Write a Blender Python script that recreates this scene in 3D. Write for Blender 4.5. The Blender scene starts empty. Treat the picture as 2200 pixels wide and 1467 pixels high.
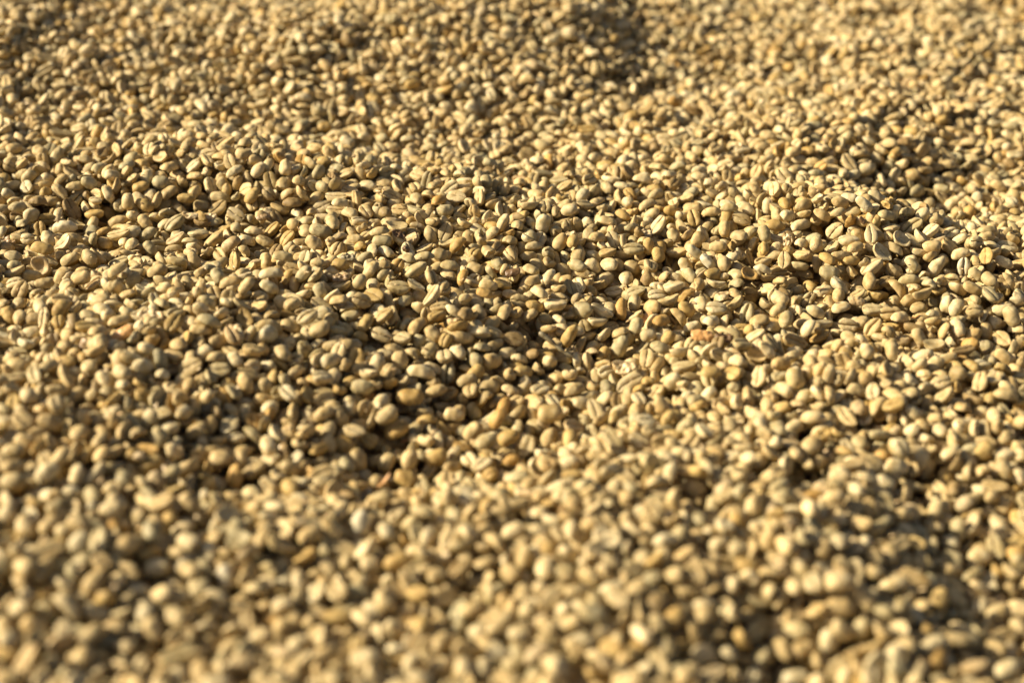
import bpy, math, random
import numpy as np
from mathutils import Vector, Matrix, Quaternion, noise

MM = 0.001                      # everything below is thought out in millimetres and built in metres
scene = bpy.context.scene

# ---------------------------------------------------------------- camera
cam_data = bpy.data.cameras.new("camera")
cam = bpy.data.objects.new("camera", cam_data)
scene.collection.objects.link(cam)
cam.location = (0, 0, 325 * MM)
cam.rotation_euler = (math.radians(90 - 28.0), 0, 0)
cam_data.sensor_width = 36
cam_data.lens = 60
cam_data.clip_start = 0.02
cam_data.clip_end = 400
cam_data.dof.use_dof = True
cam_data.dof.focus_distance = 0.748
cam_data.dof.aperture_fstop = 5.9
cam_data.dof.aperture_blades = 0
scene.camera = cam

# ---------------------------------------------------------------- sky and sun: low, from the left
SUN_EL, SUN_AZ = 29.0, -90.0    # degrees above the horizon; clockwise from +Y
world = bpy.data.worlds.new("World"); scene.world = world; world.use_nodes = True
wn = world.node_tree.nodes; wn.clear()
sky = wn.new("ShaderNodeTexSky"); sky.sky_type = 'NISHITA'; sky.sun_disc = False
sky.sun_elevation = math.radians(SUN_EL); sky.sun_rotation = math.radians(SUN_AZ)
sky.air_density = 0.7; sky.dust_density = 4.0; sky.ozone_density = 0.5
bg = wn.new("ShaderNodeBackground"); bg.inputs["Strength"].default_value = 0.05
wo = wn.new("ShaderNodeOutputWorld")
world.node_tree.links.new(sky.outputs[0], bg.inputs[0]); world.node_tree.links.new(bg.outputs[0], wo.inputs[0])
sun_data = bpy.data.lights.new("sun", 'SUN'); sun_data.energy = 5.0; sun_data.angle = math.radians(0.5); sun_data.color = (1.0, 0.88, 0.67)
sun = bpy.data.objects.new("sun", sun_data); scene.collection.objects.link(sun)
az, el = math.radians(SUN_AZ), math.radians(SUN_EL)
sun.rotation_euler = Vector((math.sin(az) * math.cos(el), math.cos(az) * math.cos(el), math.sin(el))).to_track_quat('Z', 'Y').to_euler()
sun.location = (-1, 0.5, 1)
scene.view_settings.view_transform = 'Standard'; scene.view_settings.look = 'None'
scene.view_settings.exposure = 1.0; scene.view_settings.gamma = 1.0
scene.cycles.max_bounces = 10; scene.cycles.diffuse_bounces = 7; scene.cycles.glossy_bounces = 3
scene.cycles.use_denoising = True


# ---------------------------------------------------------------- the heap's surface (millimetres)
# (x, y, height, sigma across, sigma along, turn in degrees)
MOUNDS = [
    (-168, 756, 12, 110, 38, -8),
    (-132, 776, 7, 60, 30, -10),
    (-132, 713, -5, 60, 30, 0),
    (-98, 582, 12, 95, 62, 8),
    (-104, 625, 6, 60, 26, -5),
    (-17, 548, -18, 68, 50, 20),
    (-56, 517, -6, 55, 26, 15),
    (-4, 601, 5, 26, 16, -30),
    (22, 589, -8, 26, 20, 0),
    (65, 539, 8, 70, 50, 20),
    (158, 718, 15, 38, 34, 15),
    (126, 698, 6, 50, 30, 0),
    (195, 745, -13, 26, 34, 10),
    (213, 688, 9, 40, 40, 0),
    (169, 829, 15, 50, 32, 0),
    (231, 803, -12, 36, 34, 0),
    (38, 1006, 23, 60, 60, 10),
    (82, 963, -13, 45, 70, 10),
    (146, 930, -6, 60, 50, 0),
    (234, 971, 10, 70, 80, 0),
    (-82, 963, 12, 110, 70, 0),
    (-193, 1025, -14, 60, 70, 0),
    (-206, 938, -8, 50, 40, 0),
    (-320, 971, 30, 180, 80, 0),
    (-95, 816, -7, 80, 40, 10),
    (-11, 745, 5, 60, 40, 0),
    (111, 452, 12, 40, 45, 20),
    (149, 432, -15, 32, 50, 10),
    (82, 405, -14, 18, 20, 0),
    (29, 428, 7, 50, 40, 0),
    (-20, 418, -5, 25, 25, 0),
    (-98, 412, -9, 22, 22, 0),
    (-170, 416, 12, 80, 70, 0),
    (-157, 530, 5, 60, 40, 0),
    (-72, 447, 7, 45, 30, 0),
    (13, 493, 5, 45, 25, 10),
]
def terrain(x, y):
    x = np.asarray(x, float); y = np.asarray(y, float)
    z = -0.022 * x
    for cx, cy, h, sa, sb, deg in MOUNDS:
        c, s = math.cos(math.radians(deg)), math.sin(math.radians(deg))
        u = (x - cx) * c + (y - cy) * s; v = -(x - cx) * s + (y - cy) * c
        z = z + h * np.exp(-0.5 * ((u / sa) ** 2 + (v / sb) ** 2))
    for k, (wl, a) in enumerate([(170, 2.4), (95, 2.0), (52, 1.5), (31, 0.9)]):
        for j in range(3):
            t = 1.3 * k + 2.1 * j + 0.4
            z = z + a * 0.34 * np.sin((x * math.cos(t) + y * math.sin(t)) * 2 * math.pi / wl + 5.1 * j + 1.7 * k + 1.2 * np.sin((x * math.sin(t) - y * math.cos(t)) * 2 * math.pi / (wl * 1.7) + j))
    return z

# ---------------------------------------------------------------- the shapes of the beans (millimetres)
def _n3(p, f, seed):
    return noise.noise(Vector((p[0] * f + seed * 7.31, p[1] * f - seed * 3.17, p[2] * f + seed * 1.93)))

def bean_shape(seed, L=9.0, W=6.8, T=4.4, vent=0.24, crease=0.7, cw=0.2, wob=0.35, taper=0.08, bend=0.0, lump=0.19,
               cut=None, cup=0.0, gape=0.0, power=2.25, NR=30, NS=40):
    """A seed: long axis X, width Y, the creased face towards +Z. Returns verts, faces, crease mask."""
    rnd = random.Random(seed)
    ph = rnd.uniform(0, 6.28); off = rnd.uniform(-0.25, 0.25); amp = wob * rnd.choice((-1, 1)) * rnd.uniform(0.5, 1.2)
    skew = rnd.uniform(-0.12, 0.12); tsign = rnd.choice((-1, 1))
    a, b, c = L / 2, W * 0.46, T * 0.92
    V = []; M = []
    def pt(u, ph_):
        # u in -1..1 along x ; ph_ angle from +Z round the X axis
        x = a * u
        r = (1 - abs(u) ** power) ** (1 / power) if abs(u) < 1 else 0.0
        wy = b * r * (1 + taper * tsign * u + skew * u * u)
        y = wy * math.sin(ph_)
        cz = math.cos(ph_)
        if cz > 0:
            z = c * vent * r * (cz ** 0.75)
        else:
            z = c * (1 - vent) * (r ** 0.9) * -(abs(cz) ** 0.92)
        m = 0.0
        if crease > 0:
            yc = off + amp * math.sin(2.2 * u + ph) * 0.8 + 0.30 * _n3((u * 2.2, 0, 0), 1.0, seed + 3) + 0.10 * _n3((u * 9, 0, 0), 1.0, seed + 4)
            d = y - yc
            own = 0.75 + 0.9 * _n3((u * 3, 5, 0), 1.0, seed + 6)
            if cz > -0.25:
                k = math.exp(-(d / cw) ** 2)
                wide = math.exp(-(d / (W * 0.17)) ** 2)
                edge = min(1, max(0, (1 - abs(u)) / 0.10)) ** 0.5 if abs(u) < 1 else 0
                front = min(1, max(0, (cz + 0.25) / 0.35))
                z -= (crease * own * k * edge + 0.32 * wide * edge * min(1, crease * 1.5) + gape * edge * math.exp(-(d / (cw * 2.2)) ** 2)) * front
                m = math.exp(-(d / (cw * 1.25)) ** 2) * edge * front * min(1, max(0.2, own))
        if cup:
            z -= cup * max(0, cz) * r * r * math.exp(-(y / (W * 0.30)) ** 2) * math.exp(-(u / 0.72) ** 4)
        if bend:
            z += bend * (u * u - 0.35)
        y += 0.10 * bend * x * u
        p = (x, y, z)
        g = lump * _n3(p, 0.42, seed) * 1.5 + lump * 0.30 * _n3(p, 1.3, seed + 5)
        s = 1 + g / 3.2
        x, y, z = x * s, y * s, z * s
        if cut is not None:
            lim = a * (cut + 0.16 * _n3((0, y, z), 0.55, seed + 9) * 2 + 0.05 * _n3((0, y, z), 2.2, seed + 11))
            if x > lim:
                x = lim - 0.10 * (x - lim) * (1 if _n3((0, y, z), 0.4, seed) > 0 else -0.4)
                m = max(m, 0.30)
        return (x, y, z), m
    us = [-math.cos(math.pi * i / NR) for i in range(NR + 1)]
    us = [u * 0.72 + 0.28 * (2 * i / NR - 1) for i, u in enumerate(us)]
    phs = []
    for j in range(NS):
        t = 2 * j / NS - 1                        # -1..1, dense near 0 (the crease)
        phs.append(math.pi * (0.42 * t + 0.58 * abs(t) ** 1.7 * (1 if t > 0 else -1)))
    p, m = pt(-1, 0); V.append(p); M.append(m)
    for i in range(1, NR):
        u = us[i]
        # centre the dense part on the crease itself
        r = max(0.15, (1 - abs(u) ** power) ** (1 / power)); wy = b * r
        yc = off + amp * math.sin(2.2 * u + ph) * 0.8 + 0.30 * _n3((u * 2.2, 0, 0), 1.0, seed + 3)
        sh = math.asin(max(-0.8, min(0.8, yc / wy))) if crease > 0 else 0.0
        for q in phs:
            qq = q + sh * (1 - abs(q) / math.pi) ** 2
            p, m = pt(u, qq); V.append(p); M.append(m)
    p, m = pt(1, 0); V.append(p); M.append(m)
    F = []
    for j in range(NS):
        F.append((0, 1 + (j + 1) % NS, 1 + j))
        last = len(V) - 1; base = 1 + (NR - 2) * NS
        F.append((last, base + j, base + (j + 1) % NS))
    for i in range(NR - 2):
        r0, r1 = 1 + i * NS, 1 + (i + 1) * NS
        for j in range(NS):
            k = (j + 1) % NS
            F.append((r0 + j, r0 + k, r1 + k, r1 + j))
    return V, F, M

KINDS = [   # name, share, arguments
    ("flat",   1.0, dict(seed=1, L=9.2, W=6.9, T=4.3)),
    ("flat",   1.0, dict(seed=2, L=8.6, W=6.9, T=4.5, taper=0.14, crease=0.9)),
    ("flat",   1.0, dict(seed=3, L=9.6, W=6.6, T=4.2, bend=0.35, cw=0.2)),
    ("flat",   1.0, dict(seed=4, L=8.9, W=7.2, T=4.0, vent=0.22, wob=0.5)),
    ("flat",   1.0, dict(seed=5, L=8.2, W=6.4, T=4.4, taper=0.2, lump=0.24)),
    ("flat",   1.0, dict(seed=6, L=9.9, W=6.8, T=4.5, wob=0.2, bend=0.5, crease=0.6)),
    ("flat",   1.0, dict(seed=7, L=8.8, W=6.6, T=4.8, vent=0.33, gape=0.1, cw=0.24)),
    ("flat",   1.0, dict(seed=8, L=9.3, W=7.3, T=4.1, vent=0.2, crease=0.45, cw=0.22)),
    ("flat",   1.0, dict(seed=9, L=8.5, W=6.2, T=4.1, bend=-0.35, lump=0.26)),
    ("flat",   1.0, dict(seed=10, L=9.1, W=6.5, T=4.6, crease=1.0, gape=0.3, cw=0.24, wob=0.45)),
    ("flat",   1.0, dict(seed=11, L=8.0, W=6.5, T=4.2, taper=0.1, power=2.5)),
    ("round",  0.8, dict(seed=12, L=8.0, W=6.3, T=5.8, vent=0.46, crease=1.0, cw=0.24, power=2.1)),
    ("round",  0.6, dict(seed=13, L=7.3, W=6.1, T=5.5, vent=0.45, crease=0.9, cw=0.2, power=2.1, taper=0.12)),
    ("long",   0.6, dict(seed=14, L=11.2, W=6.2, T=4.4, bend=0.7, lump=0.22)),
    ("long",   0.4, dict(seed=15, L=10.8, W=5.6, T=4.6, bend=0.9, crease=0.9, taper=0.12)),
    ("curled", 0.5, dict(seed=16, L=9.0, W=6.8, T=3.6, vent=0.2, bend=1.0, cup=0.4, crease=0.5, lump=0.3)),
    ("curled", 0.4, dict(seed=17, L=8.4, W=7.2, T=3.8, vent=0.25, bend=0.9, cup=1.5, crease=0.0, lump=0.34)),
    ("broken", 0.35, dict(seed=18, L=9.2, W=6.8, T=4.4, cut=0.15, lump=0.25)),
    ("broken", 0.35, dict(seed=19, L=9.0, W=6.4, T=4.2, cut=0.45, crease=0.6, lump=0.3, bend=0.4)),
    ("broken", 0.3, dict(seed=20, L=8.0, W=6.8, T=4.0, cut=-0.15, crease=0.5, lump=0.35)),
    ("small",  0.5, dict(seed=21, L=6.4, W=5.0, T=3.5, lump=0.3, taper=0.2)),
    ("small",  0.3, dict(seed=22, L=5.2, W=4.6, T=3.8, vent=0.4, crease=0.5, lump=0.4)),
    ("slim",   0.6, dict(seed=23, L=8.9, W=5.4, T=3.4, bend=0.4, lump=0.25)),
    ("cracked",0.4, dict(seed=24, L=9.0, W=7.0, T=4.8, vent=0.35, gape=0.5, cw=0.30, crease=1.3, wob=0.25)),
]

# ---------------------------------------------------------------- how the beans of the heap lie
# PATCH: one settled patch of the heap, a bean per entry, in tenths of a millimetre, hundredths and shape number
SHRINK = 0.94
CELL, PATCH_HALF = 318.0 * SHRINK, 168.0
def read_patch(text):
    n = text.split(); out = np.zeros((len(n) // 2, 9))
    for i in range(len(out)):
        a, b = int(n[2 * i]), int(n[2 * i + 1])
        q = [(b // 100000 % 100) / 49.5 - 1, (b // 1000 % 100) / 49.5 - 1, (b // 10 % 100) / 49.5 - 1]
        w = math.sqrt(max(0.0, 1 - q[0] ** 2 - q[1] ** 2 - q[2] ** 2)); k = math.sqrt(w * w + q[0] ** 2 + q[1] ** 2 + q[2] ** 2)
        out[i] = (a // 10000000 / 10 - 170, a // 1000 % 10000 / 10 - 170, a % 1000 / 10 - 25, w / k, q[0] / k, q[1] / k, q[2] / k, .87 + .03 * (b % 10), b // 10000000 - 1)
    return out
def lay_out(patch):
    """Fill the heap with turned copies of the settled patch, cut along wavy seams. Returns key, place, turn, size, shape."""
    keys, pos, quat, size, shape = [], [], [], [], []
    patch = patch.copy(); patch[:, :3] *= SHRINK; patch[:, 7] *= SHRINK; patch[patch[:, 8] == 16, 8] = 4
    # a seed lies as well on its back as on its face: turn some over, about their own middle
    for i in range(0, len(patch)):
        q = Quaternion(patch[i, 3:7]); up = q @ Vector((0, 0, 1))
        if up.z < -0.2 and (i * 7919) % 10 < 3:
            patch[i, :3] += np.array(up) * (-2.0 * patch[i, 7]); patch[i, 3:7] = q @ Quaternion((1, 0, 0), math.pi)
    for ci in range(-2, 2):
        for cj in range(1, 5):
            turn = (3 * ci + 2 * cj + ci * cj) % 4
            c, s = [(1, 0), (0, 1), (-1, 0), (0, -1)][turn]
            px, py = patch[:, 0], patch[:, 1]
            x = c * px - s * py + (ci + 0.5) * CELL; y = s * px + c * py + (cj + 0.35) * CELL
            chosen = (np.floor((x + 8 * np.sin(y / 19.0)) / CELL) == ci) & (np.floor((y + 0.15 * CELL + 8 * np.sin(x / 17.0)) / CELL) == cj)
            chosen &= (y > 345) & (y < 1222) & (np.abs(x) < 144 + .271 * (y - 392) + 27)
            idx = np.nonzero(chosen)[0]
            h = Quaternion((0, 0, 1), turn * math.pi / 2)
            for i in idx:
                quat.append(tuple(h @ Quaternion(patch[i, 3:7])))
            keys += [((ci + 2) * 4 + cj) * 10000 + int(i) for i in idx]
            pos.append(np.stack([x[idx], y[idx], patch[idx, 2] + terrain(x[idx], y[idx])], 1)); size.append(patch[idx, 7]); shape.append(patch[idx, 8])
    return np.array(keys), np.concatenate(pos), np.array(quat), np.concatenate(size), np.concatenate(shape).astype(int)
def under_layer():
    """Seeds of the layer beneath, which show only through the gaps."""
    r = np.random.default_rng(5); pos = []
    for j, y in enumerate(np.arange(349, 1218, 6.6)):
        w = 144 + .271 * (y - 392) + 22
        for x in np.arange(-w, w, 7.8):
            pos.append((x + r.uniform(-1.5, 1.5) + 3.9 * (j % 2), y + r.uniform(-1.5, 1.5)))
    pos = np.array(pos); n = len(pos)
    z = terrain(pos[:, 0], pos[:, 1]) - 9.4 + r.uniform(-1.0, 1.0, n)
    q = r.normal(size=(n, 4)) * (1, .35, .35, 1); flip = r.random(n) < .5
    q[flip] = np.stack([-q[flip, 1], q[flip, 0], -q[flip, 3], q[flip, 2]], 1); q /= np.linalg.norm(q, axis=1)[:, None]
    return np.column_stack([pos, z]), q, r.uniform(.9, 1.02, n), r.integers(0, 11, n)
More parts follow.
